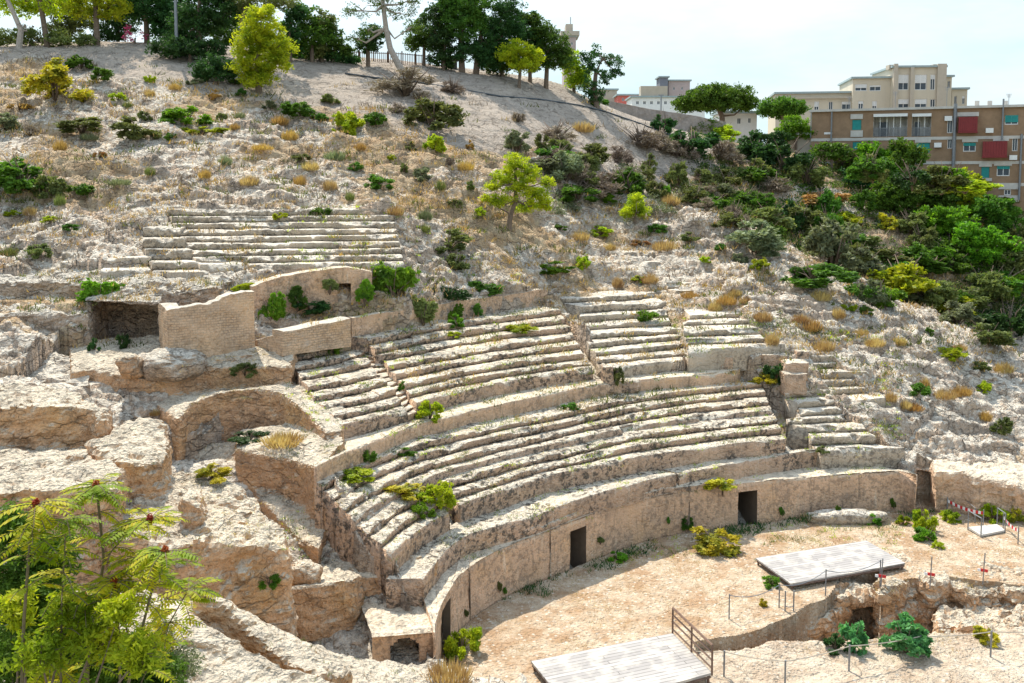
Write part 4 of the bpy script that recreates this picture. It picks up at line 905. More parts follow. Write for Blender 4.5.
simple('red_house', 'low distant house with a red wall beside the crooked dark tree', 618, 640, 95.5, 230, 'redroof', [(622, 98, 624, 101), (630, 98, 632, 101)], 8)
simple('long_pale_building', 'long low pale building behind the grey garden wall', 632, 705, 97.5, 215, 'white', [(x_, 101, x_ + 3, 104.5) for x_ in range(636, 700, 7)], 10, extra=lambda f, b, z: MB().box(f.P(f.L * .12, z + .35, -3), (6, 0, 0), (0, -3, 0), (0, 0, 2.2)).build('rooftop_hut', MT['creamd'], b))
simple('slate_tower', 'narrow dark grey stair tower against the pinkish block', 660, 668, 77.5, 250, 'slate', [], 6)
simple('pinkish_block', 'plain pinkish grey block right of the dark stair tower', 668.6, 690, 81, 252, 'pink', [(673, 87, 675, 90), (681, 87, 683, 90)], 10)
simple('white_house', 'small white house under the wide umbrella pine', 722, 757, 113.5, 138, 'white', [(737, 118, 741, 124), (748, 118, 751, 123)], 6, 14)
simple('far_roof_house', 'faint low rooftop at the far left of the wall, beyond the crooked dark tree', 596, 617, 90, 240, 'creamd', [(604, 93, 606, 96)], 8)
# --- long grey garden wall along the top of the slope
gw_ = [PY(598, 97, 117), PY(614, 102, 118), PY(650, 109, 120), (*PY(690, 115, 122)[:3],), PY(726, 122, 124)]
wl = wall_strip('garden_wall', gw_, [p_[2] - 3.2 for p_ in gw_], .5, plain('grey_wall_render', (.30, .255, .22), .95, .2, 1.5, bump=.2), seed=3, ragged=.04); tag(wl, 'long smooth grey garden wall curving along the top of the bare slope', 'stone wall')
# metal fence at the top of the slope
def hfence(name, label, pts, h, n, mat='rust'):
    b = empty(name, pts[0]); tag(b, label, 'fence'); pts = np.array(pts, float); d = np.r_[0, np.cumsum(np.linalg.norm(np.diff(pts, axis=0), axis=1))]
    at = lambda s: np.array([np.interp(s, d, pts[:, i]) for i in range(3)])
    mb = MB()
    for i in range(n + 1): p_ = at(d[-1] * i / n); mb.tube([p_ - (0, 0, .3), p_ + (0, 0, h)], .035, 4)
    mb.build('palings', MT[mat], b)
    for zz_ in (.2, h - .12): MB().tube([at(d[-1] * i / 12) + (0, 0, zz_) for i in range(13)], .04, 4).build('rail', MT[mat], b)
    for i in range(0, 9):
        p_ = at(d[-1] * i / 8); MB().box(p_ - (.06, .06, .3), (.12, 0, 0), (0, .12, 0), (0, 0, h + .45)).build('post', MT[mat], b)
hfence('railing_fence', 'rusty metal paling fence along the crest behind the leaning pine', [PY(345, 66, 99), PY(400, 67, 100.5), PY(455, 72, 103)], 1.5, 60)
kb_ = empty('metal_cabinet', PY(452, 73, 101.5)); tag(kb_, 'dark metal box standing at the right end of the crest fence', 'cabinet'); p_ = np.array(PY(448.5, 74, 101.5))
MB().box(p_ - (0, 0, .3), (.9, 0, 0), (0, .6, 0), (0, 0, 1.7)).build('body', MT['metal'], kb_); MB().box(p_ + (-.06, -.05, 1.4), (1.02, 0, 0), (0, .7, 0), (0, 0, .08)).build('lid', MT['rust'], kb_)
MB().box(p_ + (.08, -.03, -.1), (.74, 0, 0), (0, .03, 0), (0, 0, 1.35)).build('door', MT['slate'], kb_)
# black hose / pipe lying down the bare slope
# ================================================================ THINGS IN THE ARENA
def deck(name, label, corners, zt, th, rot_from=(0, 1), posts=True):
    c = np.array([Pz(*e, zt) for e in corners]); u = c[rot_from[1]] - c[rot_from[0]]; ang = math.atan2(u[1], u[0])
    o0 = empty(name, (c[0][0], c[0][1], 0)); tag(o0, label, 'stage platform')
    b = np.array(c); b2 = b - (0, 0, th)
    ca, sa = math.cos(-ang), math.sin(-ang)
    loc = b - c[0]; L_ = np.c_[loc[:, 0] * ca - loc[:, 1] * sa, loc[:, 0] * sa + loc[:, 1] * ca, loc[:, 2]]
    V = list(L_) + list(L_ - (0, 0, th * .35)); n = 4
    me = bpy.data.meshes.new('boards'); me.from_pydata([tuple(v) for v in V], [], [(0, 1, 2, 3), (7, 6, 5, 4)] + [(i, i + 4, (i + 1) % 4 + 4, (i + 1) % 4) for i in range(4)]); me.update(); me.materials.append(MT['wood'])
    d = bpy.data.objects.new('boards', me); COL.objects.link(d); d.parent = o0; d.location = (0, 0, c[0][2]); d.rotation_euler = (0, 0, ang)
    mb = MB(); cen = b.mean(0)
    for i in range(4):
        p1, p2 = b2[i] + (cen - b2[i]) * .02, b2[(i + 1) % 4] + (cen - b2[(i + 1) % 4]) * .02; mb.tube([p1 + (0, 0, th * .3), p2 + (0, 0, th * .3)], .05, 4)
    mb.build('frame', MT['rust'], o0)
    for i in range(4):
        p1 = b2[i] + (cen - b2[i]) * .04; mb = MB().tube([(p1[0], p1[1], -.15), (p1[0], p1[1], zt - th * .4)], .05, 5); mb.build('leg', MT['rust'], o0)
    return o0, c
deck('stage_platform', 'pale weathered board platform lying in the middle of the arena', [(755.5, 558), (866.6, 540.5), (905.5, 563), (790.7, 583.5)], .32, .2)
s2, c2 = deck('stage_platform', 'pale board platform with a metal railing at the edge of the pit', [(531, 661), (672.6, 633), (712, 672.6), (572, 712)], .35, .25)
# railing along its right edge
A, B = c2[1], c2[2]; rl = 1.0
mb = MB()
for t in (0, .5, 1):
    p_ = A + (B - A) * t; MB().tube([p_ - (0, 0, .1), p_ + (0, 0, rl)], .04, 5).build('railing_post', MT['rust'], s2)
for h in (.15, .45, .72, 1.0): MB().tube([A + (0, 0, h), B + (0, 0, h)], .035 if h < 1 else .05, 5).build('rail', MT['rust'], s2)
MT['rope'] = plain('rope_cord', (.42, .36, .28), .9, .2, 8.)
def post_fence(name, label, pts, h, mat='metal', wires=(.95,), sag=.06, r=.03, cat='fence', rmat=None):
    b = empty(name, pts[0]); tag(b, label, cat); pts = [np.array(p_, float) for p_ in pts]
    for p_ in pts: MB().tube([p_ - (0, 0, .4), p_ + (0, 0, h)], r, 6).build('post', MT[mat], b)
    for w_ in wires:
        for p1, p2 in zip(pts, pts[1:]):
            MB().tube([p1 + (p2 - p1) * t + (0, 0, h * w_ - sag * 4 * t * (1 - t)) for t in np.linspace(0, 1, 9)], r * .6, 4).build('rope' if rmat else 'rail', MT[rmat or mat], b)
    return b
post_fence('rope_fence', 'low rope strung between thin metal posts along the near lip of the pit', [PY(668, 668, 34.9), Pz(724, 673, -.2), Pz(785, 683, -.2), Pz(849, 667, -.2), Pz(920, 657, -.2), Pz(990.7, 652, -.2), Pz(1060, 650, -.2)], .85, rmat='rope', r=.035)
post_fence('thin_fence', 'short thin wire fence between the board platform and the edge of the pit', [Pz(729, 619, 0), Pz(779, 608, 0), Pz(825.5, 593, .1), Pz(880, 583, .1)], 1.05, sag=.25, r=.028)
p_ = Pz(785, 612, 0); post_fence('marker_post', 'pair of short leaning iron posts on the sand above the cut wall', [p_, (p_[0] + .35, p_[1], p_[2])], .9, cat='post', wires=(.3,))
# posts with red and white tape scraps
for (x_, y_, lb) in ((930, 582, 'thin metal post with a scrap of red tape above the cave'), (983, 578, 'thin metal post with red tape near the right edge of the rim'), (881, 584, 'thin metal post with a faded pink scrap of tape over the cave mouth')):
    p_ = np.array(Pz(x_, y_, .15)); b = empty('tape_post', p_); tag(b, lb, 'post')
    MB().tube([p_ - (0, 0, .3), p_ + (.05, 0, 1.15)], .025, 5).build('post', MT['metal'], b)
    MB().box(p_ + (-.16, -.03, .32), (.38, .05, -.08), (0, .03, 0), (0, 0, .13)).build('tape_scrap', MT['tape_red'], b); MB().box(p_ + (-.28, -.06, .34), (.14, .02, -.02), (0, .03, 0), (0, 0, .12)).build('tape_scrap', MT['white'], b)
# barrier with red and white tape and small footbridge at the right
def tape(name, label, P1, P2, hgt, th=.16, n=14):
    b = empty(name, P1); tag(b, label, 'barrier'); P1 = np.array(P1); P2 = np.array(P2); red = MB(); wh = MB()
    for i in range(n):
        a = P1 + (P2 - P1) * (i / n); c = P1 + (P2 - P1) * ((i + 1) / n); sg = lambda t: -.12 * 4 * t * (1 - t)
        a = a + (0, 0, hgt + sg(i / n)); c = c + (0, 0, hgt + sg((i + 1) / n))
        (red if i % 2 else wh).box(a, c - a, (0, .01, 0), (0, 0, th))
    red.build('red_tape', MT['tape_red'], b); wh.build('white_tape', MT['white'], b)
    for p_ in (P1, P2): MB().tube([p_ - (0, 0, .2), p_ + (0, 0, hgt + th + .1)], .03, 5).build('post', MT['metal'], b)
tape('tape_barrier', 'red and white tape stretched on posts in front of the low cut wall', Pz(947, 514, 0), Pz(983, 527, 0), .65)
tape('tape_barrier', 'short red and white tape beside the footbridge at the right edge of the photo', Pz(1003, 530, 0), Pz(1018, 544, 0), .6, n=9)
fb = empty('footbridge', Pz(985, 530, 0)); tag(fb, 'small metal footbridge plate with low rails at the right of the arena', 'footbridge')
c = [np.array(Pz(*e, .15)) for e in [(968, 527), (997, 524), (1005, 530), (981, 535)]]
MB().add([tuple(p_) for p_ in c] + [tuple(p_ - (0, 0, .1)) for p_ in c], [(0, 1, 2, 3), (7, 6, 5, 4)] + [(i, i + 4, (i + 1) % 4 + 4, (i + 1) % 4) for i in range(4)]).build('deck_plate', MT['band'], fb)
for a, b_ in ((0, 3), (1, 2)):
    mb = MB(); mb.tube([c[a] + (0, 0, .85), c[b_] + (0, 0, .85)], .03, 5)
    for k in (a, b_): mb.tube([c[k] - (0, 0, .3), c[k] + (0, 0, .85)], .03, 5)
    mb.build('handrail', MT['metal'], fb)
rp = [Pz(944, 499, .0), Pz(958, 508, 0), Pz(975, 523, 0)]
post_fence('handrail_fence', 'low metal handrail running from the small cave to the footbridge', rp, .8, wires=(.5, .98), sag=.0, r=.03)
# boulders and fallen slabs
def boulder(px, py, w_, h_, label, z=None, Y=None, mat='hill', seed=0, dep=None, rz=0., flat=.25):
    import bmesh
    c = np.array(Pz(px, py, z) if Y is None else PY(px, py, Y)); bm = bmesh.new(); bmesh.ops.create_icosphere(bm, subdivisions=4, radius=1.)
    P = np.array([v.co[:] for v in bm.verts]); P = np.sign(P) * np.abs(P) ** (.75); P *= (w_ / 2, (dep or w_) / 2, h_ / 2)
    P *= (1 + fbm(P + seed * 7.1, max(w_, h_) * .35, 4, seed)[:, None] * .38 + fbm(P, .3, 3, seed + 4)[:, None] * .12); ca, sa = math.cos(rz), math.sin(rz); P = np.c_[P[:, 0] * ca - P[:, 1] * sa, P[:, 0] * sa + P[:, 1] * ca, P[:, 2]]
    P += (0, 0, h_ * flat)
    Fc = np.array([[v.index for v in f.verts] for f in bm.faces]); bm.free()
    o = mesh('boulder', P + c, Fc, M[mat], loc=tuple(c)); tag(o, label, 'boulder'); GROUND.append(o); return o
boulder(846, 522, 4.6, .9, 'long flat bluish slab lying at the foot of the podium wall', z=0, mat='seat_grey', seed=3, dep=1.2, rz=.08)
boulder(131, 372, 1.15, 1.1, 'white rounded boulder on the terrace in front of the cave', Y=43.6, seed=5, mat='quarry')
boulder(160, 375, 2.2, 1.5, 'wide pale boulder slumped below the tall masonry wall', Y=45, seed=7)
boulder(176, 372, 2.6, 1.4, 'large grey boulder at the foot of the masonry corner', Y=44.6, seed=8)
boulder(147, 366, 1.2, .9, 'small grey boulder between the white boulder and the cave mouth', Y=45.6, seed=9)
boulder(304, 580, 1.15, .95, 'rounded pale boulder sitting on the low cut rock wall', Y=33.9, seed=11, mat='quarry', dep=1.)
boulder(629, 389, 1.3, .8, 'squared block standing at the mouth of the second gangway', Y=53.0, seed=15, mat='seat', dep=.8)
b_ = None
for (x0, y0, x1, y1, Y_, lb) in ((714, 357, 732.5, 370, 56.0, 'squared block standing alone before the ruined upper rows'), (763, 355, 788, 366, 56.4, 'pair of squared blocks below the dry yellow bush'), (785, 363, 808.5, 374, 55, 'upper squared block at the left end of the ruined right rows'), (784.5, 374, 807.5, 387, 54.4, 'lower squared block under the ruined right rows'), (603, 367, 613.5, 384, 52.4, 'small squared block at the right foot of the gangway slot'), (797, 352, 810, 364, 57, 'tall squared block beside the top of the ruined right rows')):
    A = np.array(PY(x0, y1, Y_)); B = np.array(PY(x1, y0, Y_)); w_, h_ = B[0] - A[0], B[2] - A[2]; n = 9
    V = []; idx = {}
    import itertools
    Fq = []
    def vid(i, j, k):
        if (i, j, k) not in idx: idx[(i, j, k)] = len(V); V.append((i / n, j / n, k / n))
        return idx[(i, j, k)]
    for a in range(n):
        for b__ in range(n):
            Fq += [(vid(a, b__, 0), vid(a, b__ + 1, 0), vid(a + 1, b__ + 1, 0), vid(a + 1, b__, 0)), (vid(a, b__, n), vid(a + 1, b__, n), vid(a + 1, b__ + 1, n), vid(a, b__ + 1, n)),
                   (vid(a, 0, b__), vid(a + 1, 0, b__), vid(a + 1, 0, b__ + 1), vid(a, 0, b__ + 1)), (vid(a, n, b__), vid(a, n, b__ + 1), vid(a + 1, n, b__ + 1), vid(a + 1, n, b__)),
                   (vid(0, a, b__), vid(0, a, b__ + 1), vid(0, a + 1, b__ + 1), vid(0, a + 1, b__)), (vid(n, a, b__), vid(n, a + 1, b__), vid(n, a + 1, b__ + 1), vid(n, a, b__ + 1))]
    P = np.array(V) * (w_, 1.0, h_ + .5) + A - (0, 0, .5); P += np.c_[fbm(P, .5, 3, 3), fbm(P, .5, 3, 4), fbm(P, .5, 3, 5)] * .12
    o = mesh('stone_block', P, np.array(Fq), M['seat'], loc=tuple(A)); tag(o, lb, 'stone block'); GROUND.append(o)
# ================================================================ VEGETATION
LM = dict(
    bright=leaf_mat('bright_green_leaves', (.10, .24, .012), (.20, .36, .02), (.05, .13, .012), .45),
    green=leaf_mat('green_leaves', (.065, .155, .015), (.13, .24, .025), (.035, .09, .012), .4),
    dark=leaf_mat('dark_green_leaves', (.03, .08, .02), (.06, .13, .03), (.018, .05, .014), .35),
    lime=leaf_mat('yellow_green_leaves', (.30, .38, .015), (.46, .48, .02), (.17, .27, .015), .5),
    pine=leaf_mat('pine_needles', (.06, .13, .018), (.12, .21, .025), (.035, .085, .014), .35),
    ypine=leaf_mat('young_pine_needles', (.36, .45, .015), (.54, .56, .025), (.19, .30, .015), .55),
    olive=leaf_mat('olive_leaves', (.13, .16, .045), (.21, .23, .065), (.075, .10, .03), .35),
    grey=leaf_mat('grey_green_leaves', (.17, .20, .10), (.26, .28, .15), (.10, .12, .06), .3),
    yellow=leaf_mat('yellow_flowering_leaves', (.42, .36, .02), (.58, .48, .03), (.17, .21, .03), .35),
    dry=leaf_mat('dry_twigs', (.22, .165, .12), (.33, .26, .19), (.14, .10, .075), .15),
    straw=leaf_mat('dry_grass_blades', (.45, .30, .12), (.58, .44, .19), (.33, .19, .08), .3), ochre=leaf_mat('ochre_grass_blades', (.42, .25, .075), (.52, .34, .10), (.30, .18, .08), .3),
    orange=leaf_mat('rusty_leaves', (.36, .17, .05), (.46, .27, .08), (.17, .13, .045), .3),
    blue=leaf_mat('fig_leaves', (.08, .25, .08), (.17, .38, .13), (.05, .15, .05), .4),
    pink=leaf_mat('pink_blossom', (.50, .05, .22), (.65, .12, .32), None, .3),
    redseed=leaf_mat('red_seed_clusters', (.28, .04, .01), (.40, .10, .02), None, .2))
def rdirs(n, r=rng):
    v = r.normal(size=(n, 3)); return v / np.linalg.norm(v, axis=1)[:, None]
def quads(C, L, W, D=None, S=None, r=rng):
    "leaf quads (pointed diamonds) at C with length L, width W"
    n = len(C); D = rdirs(n, r) if D is None else D; S = np.cross(D, rdirs(n, r)); S /= np.linalg.norm(S, axis=1)[:, None] + 1e-9
    L = np.broadcast_to(L, (n,))[:, None]; W = np.broadcast_to(W, (n,))[:, None]
    V = np.stack([C - D * L * .5, C + S * W * .5, C + D * L * .5, C - S * W * .5], 1).reshape(-1, 3)
    return V, np.arange(4 * n).reshape(-1, 4)
def clumps(blobs, per, nper, cr, leaf, asp=.45, seed=0, shell=.55, droop=0.):
    "blobs: (cx,cy,cz,rx,ry,rz) -> leaf quads gathered into clumps through the volume"
    r = np.random.default_rng(seed); Cs = []; Ds = []
    for b in blobs:
        b = np.array(b, float); vol = (b[3] * b[4] * b[5]) ** (1 / 3.)
        m = max(4, int(per * (b[3] * b[5] if b[3] > 1.2 else b[3] * b[5] + .1))); d = rdirs(m, r); rad = shell + (1 - shell) * r.random(m) ** .7; rad *= 1 + .22 * r.normal(size=m) * .6
        K = b[:3] + d * rad[:, None] * b[3:]
        K[:, 2] = np.maximum(K[:, 2], b[2] - b[5] * .9)
        for k_ in K:
            n = int(nper * r.uniform(.5, 1.4)); q_ = rdirs(n, r) * (r.random(n) ** .5)[:, None] * cr * r.uniform(.6, 1.3)
            q_[:, 2] *= .65; Cs.append(k_ + q_); dd = q_ / cr + rdirs(n, r) * .8; dd[:, 2] -= droop; Ds.append(dd / np.linalg.norm(dd, axis=1)[:, None])
    C = np.concatenate(Cs); D = np.concatenate(Ds); L = leaf * r.uniform(.6, 1.3, len(C))
    return quads(C, L, L * asp, D, r=r)
BV = build_bvh([o for o in GROUND])
def hit(px, py, default=70):
    d = Vector(ray(px, py)); dn = d.normalized(); h = BV.ray_cast(Vector((0, 0, CAMZ)) + dn * 5, dn)
    return np.array(h[0]) if h[0] is not None else np.array(PY(px, py, default))
# --------- small plants: shared unit meshes (radius .5, height 1), scaled per copy
UNIT = {}
def unit(kind, var):
    if (kind, var) in UNIT: return UNIT[(kind, var)]
    sd = hash_(kind) + var * 13; r = np.random.default_rng(sd)
    form = dict(straw='tuft', blue='big', dry='twig').get(kind, 'bush')
    if kind.endswith('_hang'): form = 'hang'
    if kind.endswith('_tuft'): form = 'tuft'
    matn = kind.split('_')[0]
    if form == 'tuft':
        n = 420; a = r.uniform(0, 2 * math.pi, n); rad = .42 * np.sqrt(r.random(n)); B = np.c_[np.cos(a) * rad, np.sin(a) * rad, np.zeros(n)]
        lean = np.c_[np.cos(a), np.sin(a), np.zeros(n)] * (rad * .9)[:, None] * r.uniform(.2, 1.2, n)[:, None] + r.normal(size=(n, 3)) * .1; H_ = r.uniform(.45, 1., n) * (1 - rad * .9)
        T = B + lean * .45; T[:, 2] = H_; mid = (B + T) / 2; L = np.linalg.norm(T - B, axis=1); V, Fq = quads(mid, L, .028 + 0 * L, (T - B) / L[:, None], r=r)
    else:
        nb = 15; bl = []
        for i in range(nb):
            a = r.uniform(0, 6.28); q_ = .42 * math.sqrt(r.random()); rz_ = r.uniform(.12, .26); w_ = r.uniform(.07, .17)
            bl.append((math.cos(a) * q_, math.sin(a) * q_, r.uniform(.04, .85 - q_ * .95), w_, w_, rz_ * .7))
        if form == 'hang': bl = [(r.uniform(-.3, .3), r.uniform(-.1, .1), r.uniform(.3, .75), .2, .16, .25) for _ in range(6)]
        lf = dict(twig=.13, big=.15, hang=.1).get(form, .085)
        V, Fq = clumps([tuple(x * 3 for x in b_) for b_ in bl], 90 if form != 'big' else 30, 16 if form != 'twig' else 9, .24 if form != 'twig' else .34, lf * 3, .14 if form == 'twig' else (.55 if form == 'big' else .5), sd, .2, .9 if form == 'hang' else 0); V = V / 3
        V[:, 2] = np.maximum(V[:, 2], -.02)
        # twiggy stems
        mb = MB()
        for i in range(9 if form != 'twig' else 22):
            a = r.uniform(0, 6.28); e = np.array([math.cos(a) * r.uniform(.1, .42), math.sin(a) * r.uniform(.1, .42), r.uniform(.4, .9)]); mb.tube([(0, 0, -.05), e * (.4, .4, .6) + r.normal(size=3) * .03, e], [.018, .012, .004], 4)
        sv = np.array(mb.V)
        sf = [f for f in mb.F if len(f) == 4]; n0 = len(V); V = np.r_[V, sv]; nl = len(Fq); Fq = np.r_[Fq, np.array(sf) + n0]
    o = mesh('tmp', V, Fq, [LM[matn], MT['bark']]); me = o.data
    if form != 'tuft':
        mi = np.zeros(len(me.polygons), np.int32); mi[nl:] = 1; me.polygons.foreach_set('material_index', mi)
    bpy.data.objects.remove(o); me.name = 'shrub_mesh'; UNIT[(kind, var)] = me; return me
def hash_(s): return sum(ord(c) * (i + 3) for i, c in enumerate(s)) % 9973
CNT = [0]
def plant(px, py, wpx, hpx, kind, label, cat='shrub', group=None, name='shrub', sink=.06, dY=0.):
    h = hit(px, py); Y = h[1]; s = Y / F; CNT[0] += 1
    o = bpy.data.objects.new(name, unit(kind, CNT[0] % 3)); COL.objects.link(o)
    w_, hh = wpx * s * 1.22, hpx * s * 1.12 / max(.8, math.cos(math.atan2(CAMZ - h[2], Y)))
    o.location = (h[0], h[1] + dY, h[2] - sink * hh); o.scale = (w_, w_ * rng.uniform(.8, 1.1), hh); o.rotation_euler = (0, 0, rng.uniform(0, 6.28) if not kind.endswith('_hang') else rng.uniform(-.2, .2))
    tag(o, label, cat, group); return o
